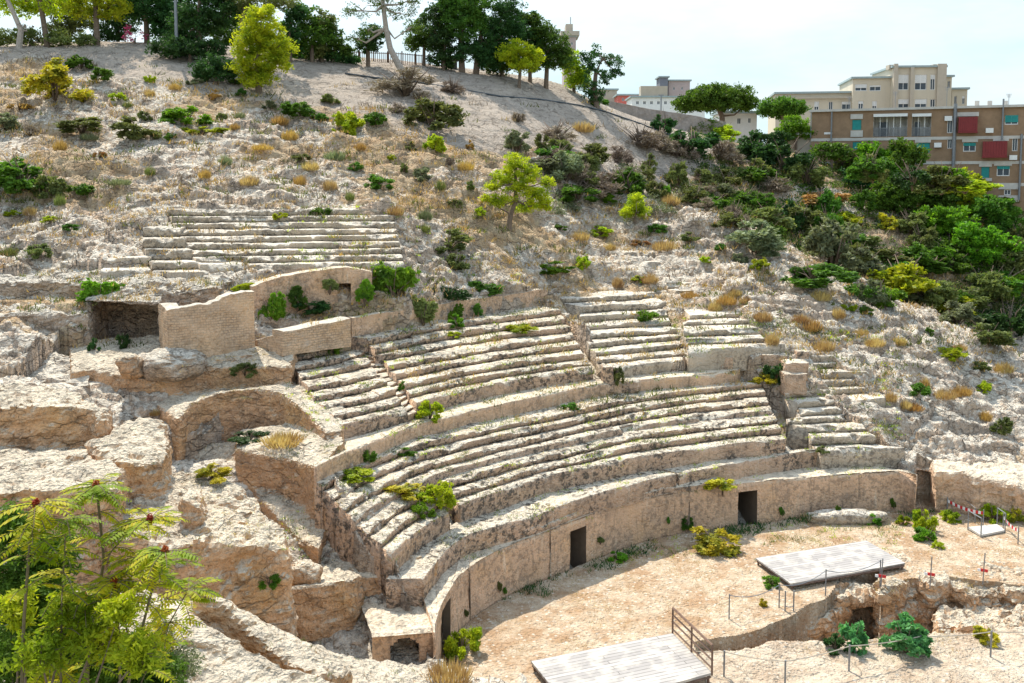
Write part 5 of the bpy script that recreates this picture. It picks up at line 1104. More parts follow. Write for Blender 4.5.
# centre x, base y, width, height (px), kind, label
SH = [
 (55, 98, 56, 42, 'yellow', 'big yellow flowering bush on the upper left slope below the bare pale trunk'),
 (80, 70, 26, 18, 'green', 'green bush just right of and above the big yellow bush'),
 (104, 80, 20, 17, 'green', 'rounded green bush right of the big yellow bush'),
 (185, 124, 42, 26, 'bright', 'wide bright green bush in the middle of the left rock slope'),
 (203, 135, 36, 12, 'lime', 'flat lime coloured patch plant under the wide bright green bush'),
 (82, 132, 46, 20, 'olive', 'wide olive shrub on the rocks left of the bright green bush'),
 (136, 138, 44, 26, 'olive', 'olive and grey shrub close below left of the bright green bush'),
 (22, 190, 66, 40, 'green', 'very large dark green bush at the left edge of the photo'),
 (52, 196, 30, 28, 'olive', 'olive shrub attached to the right side of the large edge bush'),
 (82, 194, 28, 16, 'green', 'small green shrub above the left ruined rows'),
 (6, 130, 26, 20, 'grey', 'grey green shrub cut by the left edge above the large bush'),
 (30, 135, 22, 14, 'dry', 'brown dry shrub next to the grey green edge shrub'),
 (300, 115, 32, 20, 'green', 'green double bush on pale rock below the pine shadow'),
 (330, 103, 16, 12, 'olive', 'small olive shrub between the double bush and the yellow one'),
 (347, 134, 26, 34, 'lime', 'upright yellow green bush left of the large dark shrub'),
 (376, 124, 26, 18, 'green', 'green bush between the upright yellow bush and the large dark shrub'),
 (397, 112, 18, 14, 'dry', 'small brown shrub beside the large dark olive shrub'),
 (434, 128, 50, 38, 'olive', 'large dark olive shrub at the foot of the bare dusty slope'),
 (405, 96, 60, 34, 'dry', 'wide brown dry thicket around the foot of the leaning pine'),
 (452, 92, 24, 18, 'dry', 'brown dry shrub right of the leaning pine thicket'),
 (380, 188, 30, 19, 'green', 'low green shrub on white rock above the upper seating'),
 (424, 182, 22, 18, 'grey', 'pale grey green shrub uphill of the bright pine'),
 (436, 152, 20, 26, 'lime', 'thin yellow green plant below the large dark olive shrub'),
 (404, 172, 10, 12, 'olive', 'small olive shrub left of the pale grey green shrub'),
 (448, 250, 44, 26, 'olive', 'olive shrub right of the end of the upper seating'),
 (458, 268, 24, 20, 'olive', 'darker olive shrub directly under the other above the retaining wall'),
 (518, 122, 16, 12, 'dry', 'small grey dry shrub alone on the bare slope'),
 (517, 152, 24, 26, 'grey', 'grey shrub uphill left of the bright pine crown'),
 (543, 150, 16, 22, 'olive', 'narrow olive shrub above the bright pine'),
 (560, 154, 26, 20, 'olive', 'olive shrub right of the narrow one above the pine'),
 (566, 180, 40, 34, 'grey', 'large grey green shrub directly right of the bright pine top'),
 (556, 140, 50, 22, 'dry', 'wide grey dry thicket on the bare slope above the pine'),
 (585, 172, 26, 26, 'olive', 'olive brown shrub right of the large grey green one'),
 (603, 196, 42, 30, 'dry', 'large grey dry bush in the middle of the shrub belt'),
 (628, 192, 36, 30, 'green', 'rounded green bush left above the small yellow tree'),
 (577, 200, 40, 22, 'green', 'low green bush between the pine and the grey dry bush'),
 (606, 202, 18, 13, 'bright', 'small vivid green bush under the grey dry bush'),
 (640, 146, 44, 26, 'dry', 'dry leafless bush on the bare slope left of the garden wall'),
 (660, 150, 30, 26, 'dry', 'dry leafless bush touching the other on the slope edge'),
 (619, 162, 26, 20, 'dry', 'dry leafless bush lower on the slope'),
 (582, 132, 20, 14, 'straw', 'pale straw tuft on the bare slope under the tall pines'),
 (676, 190, 26, 38, 'olive', 'tall olive shrub with rusty tips on the grey rock face'),
 (663, 198, 14, 20, 'bright', 'small vivid green bush left of the tall olive shrub'),
 (699, 180, 20, 14, 'dry', 'brown shrub right of the tall olive shrub'),
 (706, 202, 14, 14, 'green', 'small green shrub on the grey rock face'),
 (744, 204, 32, 20, 'green', 'spreading green shrub at the right side of the grey rock face'),
 (596, 106, 20, 12, 'green', 'small green bush at the foot of the crooked dark tree'),
 (664, 132, 22, 26, 'dark', 'dark green bush against the garden wall'),
 (692, 154, 50, 32, 'dark', 'wide dark green bush in front of the garden wall end'),
 (680, 156, 34, 24, 'dry', 'grey brown bush left of the wide dark green one'),
 (722, 162, 38, 30, 'dry', 'grey brown bush right of the wide dark green one'),
 (724, 140, 30, 20, 'lime', 'light green bush under the wide umbrella pine'),
 (752, 160, 42, 32, 'dark', 'dark green thicket below the white house'),
 (784, 172, 46, 40, 'dark', 'tall dark green thicket below the light green tree'),
 (752, 178, 34, 24, 'olive', 'olive bush in front of the dark green thicket'),
 (775, 190, 34, 20, 'dry', 'grey dry bush in front of the tall dark thicket'),
 (806, 184, 36, 34, 'olive', 'olive bush left of the pale boulders'),
 (838, 172, 48, 34, 'olive', 'broad olive bush against the left end of the brick block'),
 (820, 205, 46, 22, 'orange', 'rusty brown shrub patch on the slope under the brick block'),
 (862, 208, 26, 26, 'green', 'green bush between pale boulders under the brick block'),
 (790, 214, 24, 14, 'yellow', 'small yellow bush on the slope below the rusty patch'),
 (756, 252, 54, 38, 'grey', 'wide grey green shrub just behind the rocky ridge'),
 (730, 226, 34, 20, 'olive', 'pale olive shrub under the grey rock face'),
 (832, 268, 62, 58, 'grey', 'big rounded grey green bush in the middle of the valley'),
 (815, 284, 66, 26, 'green', 'long low dark green bush along the ridge under the big grey bush'),
 (855, 270, 30, 36, 'olive', 'olive bush at the right side of the big grey green bush'),
 (905, 296, 66, 46, 'lime', 'big yellow green bush right of the big grey green bush'),
 (873, 305, 30, 30, 'grey', 'grey shrub in front of the big yellow green bush'),
 (884, 307, 34, 32, 'bright', 'bright green upright bush on the ridge'),
 (856, 296, 28, 18, 'green', 'low green bush left of the bright upright bush'),
 (930, 305, 44, 34, 'olive', 'olive shrub right of the big yellow green bush'),
 (924, 252, 34, 34, 'olive', 'olive shrub above the big yellow green bush'),
 (952, 312, 40, 24, 'lime', 'yellowish low shrub on the ridge right of the olive one'),
 (985, 300, 44, 40, 'olive', 'olive bush behind the dark green one at the right'),
 (1008, 336, 48, 44, 'dark', 'dark green bush at the right edge of the photo'),
 (985, 342, 44, 24, 'olive', 'pale olive bush in front of the dark green edge bush'),
 (888, 228, 22, 20, 'yellow', 'small bush with yellow top beside pale boulders in the valley'),
 (645, 321, 22, 16, 'bright', 'vivid green plant growing on the right wedge of seats'),
 (823, 452, 12, 7, 'olive', 'little olive plant on the broken rows at the right'),
 (916, 395, 22, 16, 'green', 'small green shrub with rusty grass on the right rock'),
 (952, 358, 26, 16, 'lime', 'lime green shrub on the rock right of the ridge shrubs'),
 (984, 392, 14, 15, 'lime', 'small lime plant at the cleft in the right rock'),
 (1002, 432, 18, 20, 'olive', 'dark olive shrub on rock at the right edge'),
 (866, 314, 14, 12, 'green', 'small dark shrub on the ridge rock'),
 (776, 382, 26, 26, 'dark', 'dark plant growing against the squared blocks'),
 (767, 382, 26, 14, 'yellow', 'yellowish plant left of the dark plant by the blocks'),
 (617, 383, 12, 22, 'olive', 'olive plant in the foot of the gangway slot'),
 (430, 419, 22, 26, 'lime', 'lime green plant at the foot of the gangway stairs'),
 (402, 390, 10, 12, 'green', 'small green plant on the gangway stairs'),
 (438, 505, 34, 32, 'lime', 'large lime green plant in the cut between the lower rows'),
 (422, 517, 22, 20, 'bright', 'bright green plant on the lowest broken rows'),
 (404, 494, 40, 14, 'yellow', 'yellow green plants along the broken rows at the left'),
 (356, 477, 34, 12, 'lime', 'lime plants at the left foot of the walkway wall'),
 (368, 461, 13, 16, 'green', 'small rounded green plant on the walkway wall foot'),
 (404, 455, 22, 8, 'bright', 'little green plants under the walkway wall'),
 (570, 409, 15, 9, 'green', 'dark green plant under the walkway wall at the centre'),
 (333, 352, 18, 28, 'bright', 'trailing green plant on the low block wall'),
 (456, 326, 14, 14, 'bright', 'green plant rooted at the bottom of the retaining wall'),
 (520, 331, 30, 10, 'lime', 'lime plants on the top rows of the middle seating'),
 (453, 337, 14, 8, 'lime', 'lime plant on the uppermost seats'),
 (279, 219, 14, 10, 'lime', 'lime green plant alone on the upper seating'),
 (38, 257, 22, 18, 'olive', 'olive shrub on the left rocks under the path'),
 (50, 222, 14, 9, 'lime', 'small lime plant near the left ruined steps'),
 (687, 528, 15, 18, 'green', 'green plant at the foot of the podium wall left of the right doorway'),
 (712, 548, 48, 26, 'yellow', 'yellow bush spreading at the foot of the podium wall'),
 (618, 560, 18, 10, 'bright', 'small green plant right of the middle podium doorway'),
 (461, 655, 36, 38, 'lime', 'lime green bush at the left end of the podium wall'),
 (448, 682, 40, 24, 'straw', 'dry straw bush below the lime green bush at the podium end'),
 (270, 586, 20, 20, 'bright', 'bright green plant beside the pinnacle of cut rock'),
 (924, 530, 22, 28, 'lime', 'upright lime bush near the end of the podium wall'),
 (927, 540, 22, 18, 'bright', 'bright green bush directly in front of the upright lime bush'),
 (903, 524, 12, 12, 'lime', 'little lime plant under the right end of the podium wall'),
 (873, 524, 14, 11, 'bright', 'little green plant in front of the fallen slab'),
 (950, 520, 18, 14, 'lime', 'lime plant behind the tape barrier'),
 (993, 520, 26, 20, 'lime', 'lime bush against the low cut wall'),
 (1016, 520, 22, 20, 'yellow', 'yellow bush at the right edge in front of the low cut wall'),
 (938, 548, 12, 9, 'lime', 'tiny lime plant on the sand behind the board platform'),
 (770, 586, 17, 14, 'bright', 'green tuft at the left corner of the board platform'),
 (836, 650, 22, 18, 'dark', 'dark green plant left of the leafy plants in the pit'),
 (854, 650, 28, 34, 'blue', 'leafy blue green fig plant at the left of the cave mouth'),
 (906, 652, 46, 36, 'blue', 'wide leafy blue green fig plant right of the cave mouth'),
 (985, 640, 22, 18, 'yellow', 'yellow green plant on the cut steps at the right of the pit'),
 (762, 606, 10, 9, 'yellow', 'tiny yellow plant on the sand left of the iron posts'),
 (212, 478, 34, 16, 'yellow', 'yellow grassy plants on top of the cut rock below the concave wall'),
 (283, 444, 40, 14, 'straw', 'dry rusty grass on the ledge at the end of the walkway'),
 (250, 440, 34, 12, 'dark', 'dark plants at the foot of the concave cut wall'),
 (123, 348, 12, 20, 'dark', 'dark plant hanging inside the cave mouth'),
 (94, 350, 10, 14, 'dark', 'small dark plant at the left side of the cave mouth'),
 (245, 374, 26, 16, 'olive', 'olive plants at the foot of the tall masonry wall'),
 (310, 312, 34, 16, 'dark', 'dark plants on top of the low block wall'),
 (718, 487, 30, 13, 'yellow', 'yellow grass on the podium ledge above the right doorway'),
 (155, 415, 10, 8, 'straw', 'dry tuft at the top of the knob of rock'),
 (640, 282, 16, 9, 'lime', 'lime plant on the ledge above the right wedge of seats'),
 (555, 272, 34, 12, 'bright', 'bright weeds along the foot of the long rock face below the pine'),
 (583, 268, 14, 18, 'lime', 'lime plant in the middle of the long rock face below the pine'),
]
for t in SH: plant(*t)
rb_ = np.random.default_rng(77)
for i in range(64):
    x_, y_ = rb_.uniform(745, 1022), rb_.uniform(165, 335)
    if y_ < 150 + (x_ - 745) * .12 or y_ > 218 + (x_ - 700) * .42: continue
    plant(x_, y_, rb_.uniform(24, 50), rb_.uniform(18, 34), rb_.choice(['green', 'bright', 'olive', 'dark', 'lime', 'grey', 'green', 'olive']), 'bushy shrub merging into the thicket of the valley below the brick block', group='shrubs of the valley thicket')
for i in range(26):
    x_ = rb_.uniform(535, 745); y_ = 150 + (x_ - 535) * .17 + rb_.uniform(0, 38)
    plant(x_, y_, rb_.uniform(18, 38), rb_.uniform(13, 26), rb_.choice(['olive', 'grey', 'dry', 'green', 'olive', 'dry']), 'dusty shrub merging into the belt of scrub between the pine and the bare slope', group='shrubs of the scrub belt')
# plants hanging on the masonry
HG = [(394, 298, 42, 40, 'bright', 'large vivid green plant hanging over the chamber wall right of the narrow doorway'),
 (366, 303, 18, 24, 'bright', 'smaller green plant hanging between the doorway and the large one'),
 (274, 328, 28, 38, 'bright', 'rounded bright green plant hanging on the tall masonry wall'),
 (299, 308, 24, 22, 'green', 'dark green plant hanging on the plastered wall right of the rounded one'),
 (248, 298, 26, 16, 'lime', 'lime plant spilling over the top of the tall masonry wall'),
 (331, 292, 18, 14, 'olive', 'olive plant hanging left of the narrow doorway'),
 (103, 303, 36, 28, 'bright', 'vivid green plant hanging over the cave mouth'),
 (424, 322, 34, 26, 'olive', 'thin olive plant hanging on the left part of the retaining wall'),
 (456, 322, 16, 20, 'bright', 'green plant hanging at the middle of the retaining wall'),
 (478, 315, 13, 12, 'green', 'round green plant on the retaining wall right of the others'),
 (452, 300, 34, 18, 'dark', 'dark green creeper on top of the retaining wall'),
 (486, 296, 44, 16, 'green', 'long green creeper along the top of the retaining wall')]
for x_, y_, w_, h_, k_, l_ in HG:
    o = plant(x_, y_ - h_ * .55, w_, h_, k_ + '_hang', l_, name='hanging_plant', cat='plant')
    o.location.z -= o.scale.z * .5; o.location.y -= .45; o.scale.y *= .6
for x_, y_ in [(505, 590), (500, 586), (600, 540), (668, 520), (782, 511), (838, 509), (466, 612), (893, 503)]:
    o = plant(x_, y_, rng.uniform(5, 9), rng.uniform(6, 10), rng.choice(['green_hang', 'olive_hang']), 'small dark plant rooted in the face of the podium wall', 'plant', 'small plants on the podium wall', name='wall_plant')
    o.location.z -= o.scale.z * .4; o.location.y -= .12
# round dry tufts on the rock, told apart by nothing
for x_, y_ in [(618, 287), (715, 311), (763, 321), (772, 344), (824, 350), (891, 401), (914, 410), (945, 398), (875, 346), (727, 304), (745, 303), (735, 296), (650, 283), (900, 345), (838, 318), (800, 322), (810, 330), (690, 298), (985, 420), (1004, 372), (960, 395), (925, 388), (860, 335), (905, 408)]:
    plant(x_, y_, rng.uniform(9, 19), rng.uniform(9, 15), rng.choice(['straw', 'straw', 'ochre_tuft']), 'small rounded tuft of dry orange grass on the white rock right of the seats', 'grass tuft', 'dry grass tufts on the right rock slope', name='grass_tuft')
for x_, y_ in [(100, 158), (128, 108), (150, 96), (175, 90), (215, 100), (240, 118), (262, 150), (290, 140), (310, 170), (335, 160), (360, 150), (250, 185), (205, 178), (225, 165), (150, 175), (20, 110), (60, 150), (120, 185), (330, 190), (300, 185), (350, 200), (440, 190), (470, 150), (465, 170), (395, 215), (425, 220), (425, 232), (90, 140), (280, 125), (30, 215), (60, 205), (10, 255), (235, 130)]:
    plant(x_, y_, rng.uniform(8, 22), rng.uniform(8, 15), rng.choice(['straw', 'ochre_tuft', 'orange', 'olive_tuft', 'grey_tuft']), 'small tuft of dry or olive grass among the pale rocks left of the pine', 'grass tuft', 'grass tufts on the left rock slope', name='grass_tuft')
for x_, y_ in [(145, 120), (222, 120), (170, 140), (240, 95), (270, 108), (320, 120), (355, 170), (300, 160), (118, 100), (150, 82), (195, 84), (235, 84), (470, 190), (450, 165), (410, 150), (390, 160), (455, 205), (480, 215), (10, 215), (70, 230), (320, 215)]:
    plant(x_, y_, rng.uniform(9, 18), rng.uniform(7, 13), rng.choice(['green', 'olive', 'grey', 'lime', 'dry']), 'very small scrubby bush among the pale rocks left of the pine', 'shrub', 'tiny scrub on the left rock slope')
for x_, y_ in [(670, 205), (655, 232), (690, 240), (720, 250), (740, 262), (600, 235), (580, 240), (760, 268), (795, 275), (665, 250), (705, 262), (820, 300), (850, 310), (930, 335), (960, 350), (980, 370), (560, 230), (610, 250), (640, 245)]:
    plant(x_, y_, rng.uniform(10, 22), rng.uniform(7, 14), rng.choice(['green', 'olive', 'lime', 'orange', 'grey', 'straw']), 'very small plant on the white rocks between the pine and the ridge', 'shrub', 'tiny scrub on the rocks right of the pine')
# ---------------------------------------------------------------- trees traced at their own distance
def tree(name, label, trunk, blobs, Y, kind, leaf=.30, per=36, nper=36, cr=.5, tr=.22, cat='tree', group=None, bark='bark', limbs=5, sd=0, deep=.9, asp=.42, rootY=None):
    """trunk: pixel polyline (base first); blobs: (px,py,rx,ry) in pixels"""
    s = Y / F; base = hit(*trunk[0], default=Y) if rootY is None else np.array(PY(*trunk[0], rootY))
    if abs(base[1] - Y) > 12: base = np.array(PY(*trunk[0], Y))
    dn_ = BV.ray_cast(Vector((base[0], base[1], 60)), Vector((0, 0, -1)))
    if dn_[0] is not None and dn_[0].z < base[2] - .3: base = np.array(dn_[0]); 
    Y = base[1]; s = Y / F; r = np.random.default_rng(sd + int(trunk[0][0]))
    root = empty(name, tuple(base)); tag(root, label, cat, group)
    pts = [base - (0, 0, .5)] + [np.array(PY(a, b, Y)) + (0, 0, 0) for a, b in trunk]; pts[1] = base + (0, 0, .05)
    mb = MB(); n = len(pts); mb.tube(pts, [tr * 1.25] + [tr * (1 - .75 * i / n) for i in range(n - 1)], 8); 
    B = []
    for (a, b, rx, ry) in blobs:
        c = np.array(PY(a, b, Y)); c[1] += r.uniform(-.5, .5) * rx * s * .6; B.append((*c, rx * s, rx * s * deep, ry * s))
        st = pts[-1] if len(pts) < 4 else pts[-2]; best = min(pts[2:] or pts[-1:], key=lambda p_: np.linalg.norm(p_ - c)) 
        mid = (best + c) / 2 + r.normal(size=3) * .25 - (0, 0, .15 * np.linalg.norm(best - c)); mb.tube([best, mid, c], [tr * .42, tr * .26, tr * .1], 5)
        for k in range(limbs):
            e = c + rdirs(1, r)[0] * (rx * s * .8, rx * s * .7, ry * s * .75); mb.tube([mid * .3 + c * .7, (c + e) / 2 + r.normal(size=3) * .12, e], [tr * .16, tr * .1, .015], 4)
    mb.build('trunk', MT[bark], root)
    V, Fq = clumps(B, per, nper, cr, leaf, asp, sd + 5, .3)
    mesh('crown', V, Fq, LM[kind], root); return root
T = tree
T('yellow_green_tree', 'tall yellow green tree with dark leaning trunk at the top left corner', [(47, 32), (42, 12), (37, -15), (35, -40)], [(15, 2, 26, 14), (48, 6, 26, 12), (30, -20, 30, 16), (60, -18, 26, 14)], 90, 'lime', nper=22, tr=.28)
T('yellow_green_tree', 'yellow green tree with a straight dark trunk left of the pink blossom', [(97, 38), (96, 15), (94, -10), (92, -40)], [(85, 8, 22, 13), (108, 6, 18, 14), (95, -20, 34, 18)], 91, 'lime', nper=24, tr=.3)
for k_, (x_, yb_, bl_, kd_, l_) in enumerate([
 (70, 40, [(60, 2, 26, 16), (82, 18, 20, 12), (66, 28, 18, 9)], 'olive', 'olive backdrop tree between the two yellow green trees'), (118, 46, [(118, 18, 20, 14), (112, 34, 16, 9), (126, 0, 22, 14)], 'dark', 'dark backdrop tree behind the pink blossom'),
 (175, 50, [(176, 10, 22, 18), (172, 32, 20, 12), (186, -12, 24, 14)], 'dark', 'dark backdrop tree directly behind the utility pole'), (232, 62, [(228, 34, 20, 14), (236, 12, 20, 16), (226, 52, 14, 10)], 'pine', 'dark pine backdrop at the left of the yellowish pine'),
 (290, 62, [(290, 30, 12, 14), (286, 48, 12, 12), (296, 10, 12, 10)], 'dark', 'dark backdrop tree right behind the yellowish pine'), (322, 62, [(326, 22, 13, 12), (318, 50, 14, 10)], 'olive', 'olive backdrop tree between the two crest green trees'),
 (368, 66, [(366, 46, 14, 8), (374, 34, 14, 10)], 'dark', 'dark low tree behind the leaning pine'), (444, 70, [(442, 38, 16, 18), (446, 58, 16, 11), (436, 16, 16, 12)], 'dark', 'dark backdrop pine left of the tallest dark pine'),
 (502, 76, [(500, 50, 18, 14), (510, 62, 14, 10), (496, 66, 14, 9)], 'pine', 'pine backdrop behind the light green small pine'), (530, 82, [(530, 44, 14, 14), (534, 62, 12, 10), (522, 22, 12, 12)], 'dark', 'dark backdrop pine before the rounded green pine')]):
    T('backdrop_tree', l_, [(x_, yb_), (x_, yb_ - 25)], bl_, 104, kd_, tr=.22, sd=k_, asp=.45)
T('dark_hedge', 'low green hedge along the crest behind the bare pale trunk', [(30, 46), (30, 42)], [(8, 38, 16, 8), (32, 36, 16, 9), (60, 40, 16, 8), (84, 40, 12, 7)], 97, 'olive', tr=.12, cat='hedge')
T('dark_hedge', 'low dark hedge along the crest between the yellowish pine and the fence', [(320, 60), (320, 56)], [(300, 56, 12, 8), (318, 54, 14, 8), (338, 58, 12, 7), (352, 60, 9, 6)], 100, 'dark', tr=.12, cat='hedge')
T('dead_tree', 'bare pale dead trunk leaning at the left edge of the crest', [(19, 48), (21, 30), (13, 12), (3, -10)], [(26, 26, 5, 3)], 86, 'dry', per=4, nper=6, tr=.3, bark='palebark')
T('dark_tree', 'dark broad crown above the pink blossom', [(147, 43), (146, 15), (140, -20)], [(130, 8, 24, 14), (158, 10, 26, 16), (145, -14, 34, 16), (170, 28, 20, 14)], 95, 'dark', tr=.3)
T('dark_tree', 'dark crown between the utility pole and the bright yellowish pine', [(200, 55), (198, 25), (200, 0)], [(195, 22, 26, 20), (222, 12, 24, 18), (210, -10, 30, 14), (180, 40, 18, 12)], 94, 'dark', tr=.3)
T('dark_tree', 'grey brown thin crown above the bright yellowish pine', [(240, 60), (242, 20), (248, -10)], [(262, -4, 30, 12), (240, 5, 18, 12), (285, 2, 18, 10)], 97, 'olive', nper=20, tr=.25)
T('yellowish_pine', 'rounded bright yellowish pine standing on the left slope below the crest', [(259, 92), (257, 72), (258, 50), (262, 30)], [(262, 30, 22, 20), (250, 44, 18, 16), (276, 48, 17, 18), (268, 66, 20, 14), (246, 66, 14, 12), (262, 14, 14, 8), (258, 80, 18, 8)], 86, 'ypine', leaf=.3, asp=.3, nper=46, tr=.3)
T('dark_bush', 'large dark bush left of the bright yellowish pine', [(216, 84), (216, 76)], [(214, 66, 18, 14), (226, 72, 12, 11), (204, 72, 11, 9)], 88, 'dark', tr=.15)
T('dark_hedge', 'dark green hedge mass behind the utility pole', [(190, 62), (190, 54)], [(185, 48, 22, 12), (208, 50, 16, 12), (165, 48, 14, 9)], 93, 'dark', tr=.15, cat='hedge')
T('pink_blossom_bush', 'bush with pink blossom at the crest', [(135, 44), (135, 38)], [(135, 32, 12, 7), (126, 36, 8, 5)], 92, 'pink', tr=.1, per=4, nper=22, cat='shrub')
T('green_tree', 'green tree on the crest right of the bright yellowish pine', [(312, 62), (312, 45)], [(303, 12, 13, 10), (312, 38, 20, 12), (298, 50, 10, 8), (308, 25, 12, 8)], 98, 'green', tr=.22)
T('green_tree', 'smaller green tree left of the leaning pine on the crest', [(334, 62), (335, 48)], [(334, 42, 15, 12), (326, 30, 12, 9), (342, 52, 10, 8)], 100, 'pine', tr=.2)
T('leaning_pine', 'tall pine with a bent grey trunk and airy dark crown on the crest', [(405, 76), (398, 64), (390, 48), (386, 28), (383, 5), (378, -25)], [(357, 10, 16, 8), (380, 4, 20, 9), (400, 14, 18, 8), (368, 28, 14, 6), (412, 26, 10, 6), (355, 38, 12, 5), (380, -18, 30, 12), (410, 0, 14, 8)], 95, 'pine', per=14, nper=26, tr=.36, bark='palebark', leaf=.28, asp=.3)
T('pine', 'small olive green pine between the leaning pine and the big dark pines', [(424, 66), (424, 48)], [(424, 32, 20, 15), (414, 44, 12, 9), (434, 42, 12, 10)], 101, 'pine', tr=.2, asp=.35)
T('pine', 'tallest dark pine of the crest group', [(462, 72), (461, 45), (462, 15)], [(455, 10, 22, 16), (475, 2, 22, 14), (462, 28, 24, 14), (448, 0, 16, 12), (478, 22, 16, 12)], 104, 'pine', tr=.34, asp=.35, nper=46)
T('pine', 'broad dark pine with low branches in the middle of the crest group', [(476, 74), (478, 52), (482, 30)], [(470, 50, 18, 12), (492, 44, 20, 15), (500, 24, 20, 16), (488, 60, 16, 10), (515, 30, 12, 12), (508, 8, 16, 10)], 101, 'dark', tr=.34, asp=.35, nper=46)
T('pine', 'light green small pine at the front right of the crest group', [(519, 88), (520, 72), (520, 60)], [(520, 50, 16, 10), (508, 56, 12, 8), (532, 58, 12, 9), (524, 66, 14, 8)], 98, 'ypine', tr=.18, asp=.35, nper=40)
T('pine', 'rounded green pine with a bare trunk at the right of the crest group', [(546, 88), (547, 66), (548, 48)], [(540, 30, 16, 12), (552, 42, 18, 14), (562, 56, 13, 12), (536, 48, 12, 9), (552, 62, 12, 9), (530, 18, 12, 8)], 103, 'pine', tr=.26, asp=.35, nper=44)
T('green_tree', 'yellow green tree between the rounded pine and the crooked dark tree', [(574, 92), (574, 80)], [(573, 64, 11, 13), (583, 78, 9, 12), (566, 60, 8, 10), (575, 80, 9, 9)], 107, 'lime', tr=.18)
T('crooked_tree', 'crooked dark tree with open crown at the end of the bare slope', [(597, 108), (594, 90), (596, 72), (603, 58)], [(598, 54, 12, 9), (612, 60, 11, 8), (618, 72, 8, 7), (590, 70, 9, 9), (604, 76, 10, 8), (588, 88, 9, 10), (598, 94, 10, 9), (583, 58, 6, 6)], 108, 'dark', tr=.3, leaf=.3, nper=34, per=16)
T('umbrella_pine', 'wide flat topped umbrella pine beyond the garden wall', [(724, 128), (722, 116), (717, 106), (714, 100)], [(716, 94, 26, 9), (697, 100, 19, 11), (738, 99, 19, 11), (716, 103, 30, 9), (684, 105, 10, 8), (749, 104, 9, 7), (705, 97, 16, 10), (728, 97, 16, 10)], 134, 'green', tr=.45, leaf=.42, nper=44, cr=.7, asp=.4, rootY=134, per=30)
T('umbrella_pine', 'smaller umbrella pine between the wide one and the cream building', [(783, 130), (783, 118), (781, 110)], [(782, 105, 18, 8), (768, 109, 12, 8), (796, 108, 12, 7), (782, 111, 20, 7)], 136, 'green', tr=.35, leaf=.42, nper=44, cr=.7, asp=.4, rootY=136, per=30)
T('light_green_tree', 'light green leafy tree in front of the end of the brick block', [(796, 150), (796, 138)], [(795, 124, 14, 10), (786, 134, 12, 9), (804, 132, 10, 9)], 120, 'bright', tr=.2, rootY=120)
T('bright_pine', 'young bright yellow green pine alone in the middle of the rocks', [(509, 226), (511, 214), (516, 200), (515, 184), (516, 168)], [(516, 162, 13, 11), (504, 176, 12, 8), (529, 174, 14, 9), (545, 182, 8, 6), (493, 186, 9, 6), (518, 187, 18, 8), (536, 194, 13, 8), (500, 200, 13, 7), (528, 206, 14, 7), (545, 204, 8, 7), (486, 198, 5, 4)], 64, 'ypine', leaf=.22, nper=46, cr=.34, tr=.2, asp=.3, per=52, limbs=7)
T('yellow_tree', 'small round yellow green tree right of the bright pine', [(635, 224), (635, 214)], [(635, 206, 12, 10), (628, 212, 8, 7), (642, 210, 8, 8), (636, 197, 7, 5)], 72, 'ypine', leaf=.2, cr=.32, per=70, tr=.12, asp=.3)
GR = [(880, 190, [(868, 152, 15, 11), (884, 160, 16, 12), (860, 166, 13, 10), (890, 174, 14, 10)], 104, 'bright', 'bright green leafy tree in front of the loggias of the brick block'),
 (908, 182, [(906, 146, 13, 8), (915, 156, 14, 10), (900, 158, 12, 9)], 107, 'green', 'green tree between the loggia tree and the right grove'),
 (898, 214, [(892, 190, 18, 14), (912, 186, 18, 14), (900, 204, 20, 11), (878, 200, 10, 12)], 101, 'green', 'large mid green tree in the centre of the grove'),
 (940, 212, [(932, 180, 14, 11), (946, 186, 15, 12), (940, 200, 18, 10), (926, 194, 12, 10)], 101, 'green', 'green tree right of the large centre tree'),
 (968, 210, [(962, 180, 14, 11), (978, 188, 14, 12), (966, 198, 18, 10)], 104, 'lime', 'bright green tree under the red balcony panels'),
 (1000, 232, [(990, 206, 16, 13), (1006, 214, 15, 14), (1000, 226, 18, 10)], 100, 'green', 'green tree at the right edge below the brick block'),
 (948, 240, [(936, 216, 18, 12), (956, 220, 18, 13), (944, 232, 22, 10), (922, 222, 10, 10)], 97, 'bright', 'bright green rounded tree in the front row of the grove'),
 (985, 262, [(972, 236, 17, 13), (990, 242, 18, 14), (980, 254, 22, 10), (1008, 248, 14, 12)], 95, 'bright', 'broad green tree in front of the grove near the right edge'),
 (1020, 280, [(1014, 262, 16, 14), (1028, 256, 14, 16), (1018, 274, 16, 9)], 93, 'olive', 'olive tree cut by the right edge below the grove'),
 (862, 190, [(855, 176, 12, 9), (868, 180, 13, 9)], 103, 'dark', 'dark low tree under the loggia tree'),
 (775, 150, [(765, 138, 12, 8), (780, 140, 12, 8), (752, 142, 10, 7)], 118, 'dark', 'dark tree below the smaller umbrella pine'),
 (832, 160, [(825, 150, 12, 8), (838, 152, 12, 9)], 113, 'green', 'green tree hiding the foot of the annex')]
for (x_, y_, bl, Y_, k_, l_) in GR: T('grove_tree', l_, [(x_, y_), (x_, y_ - 10)], bl, Y_, k_, tr=.16, leaf=.34, per=26, nper=36, cr=.5, asp=.6, limbs=3, sd=int(x_))
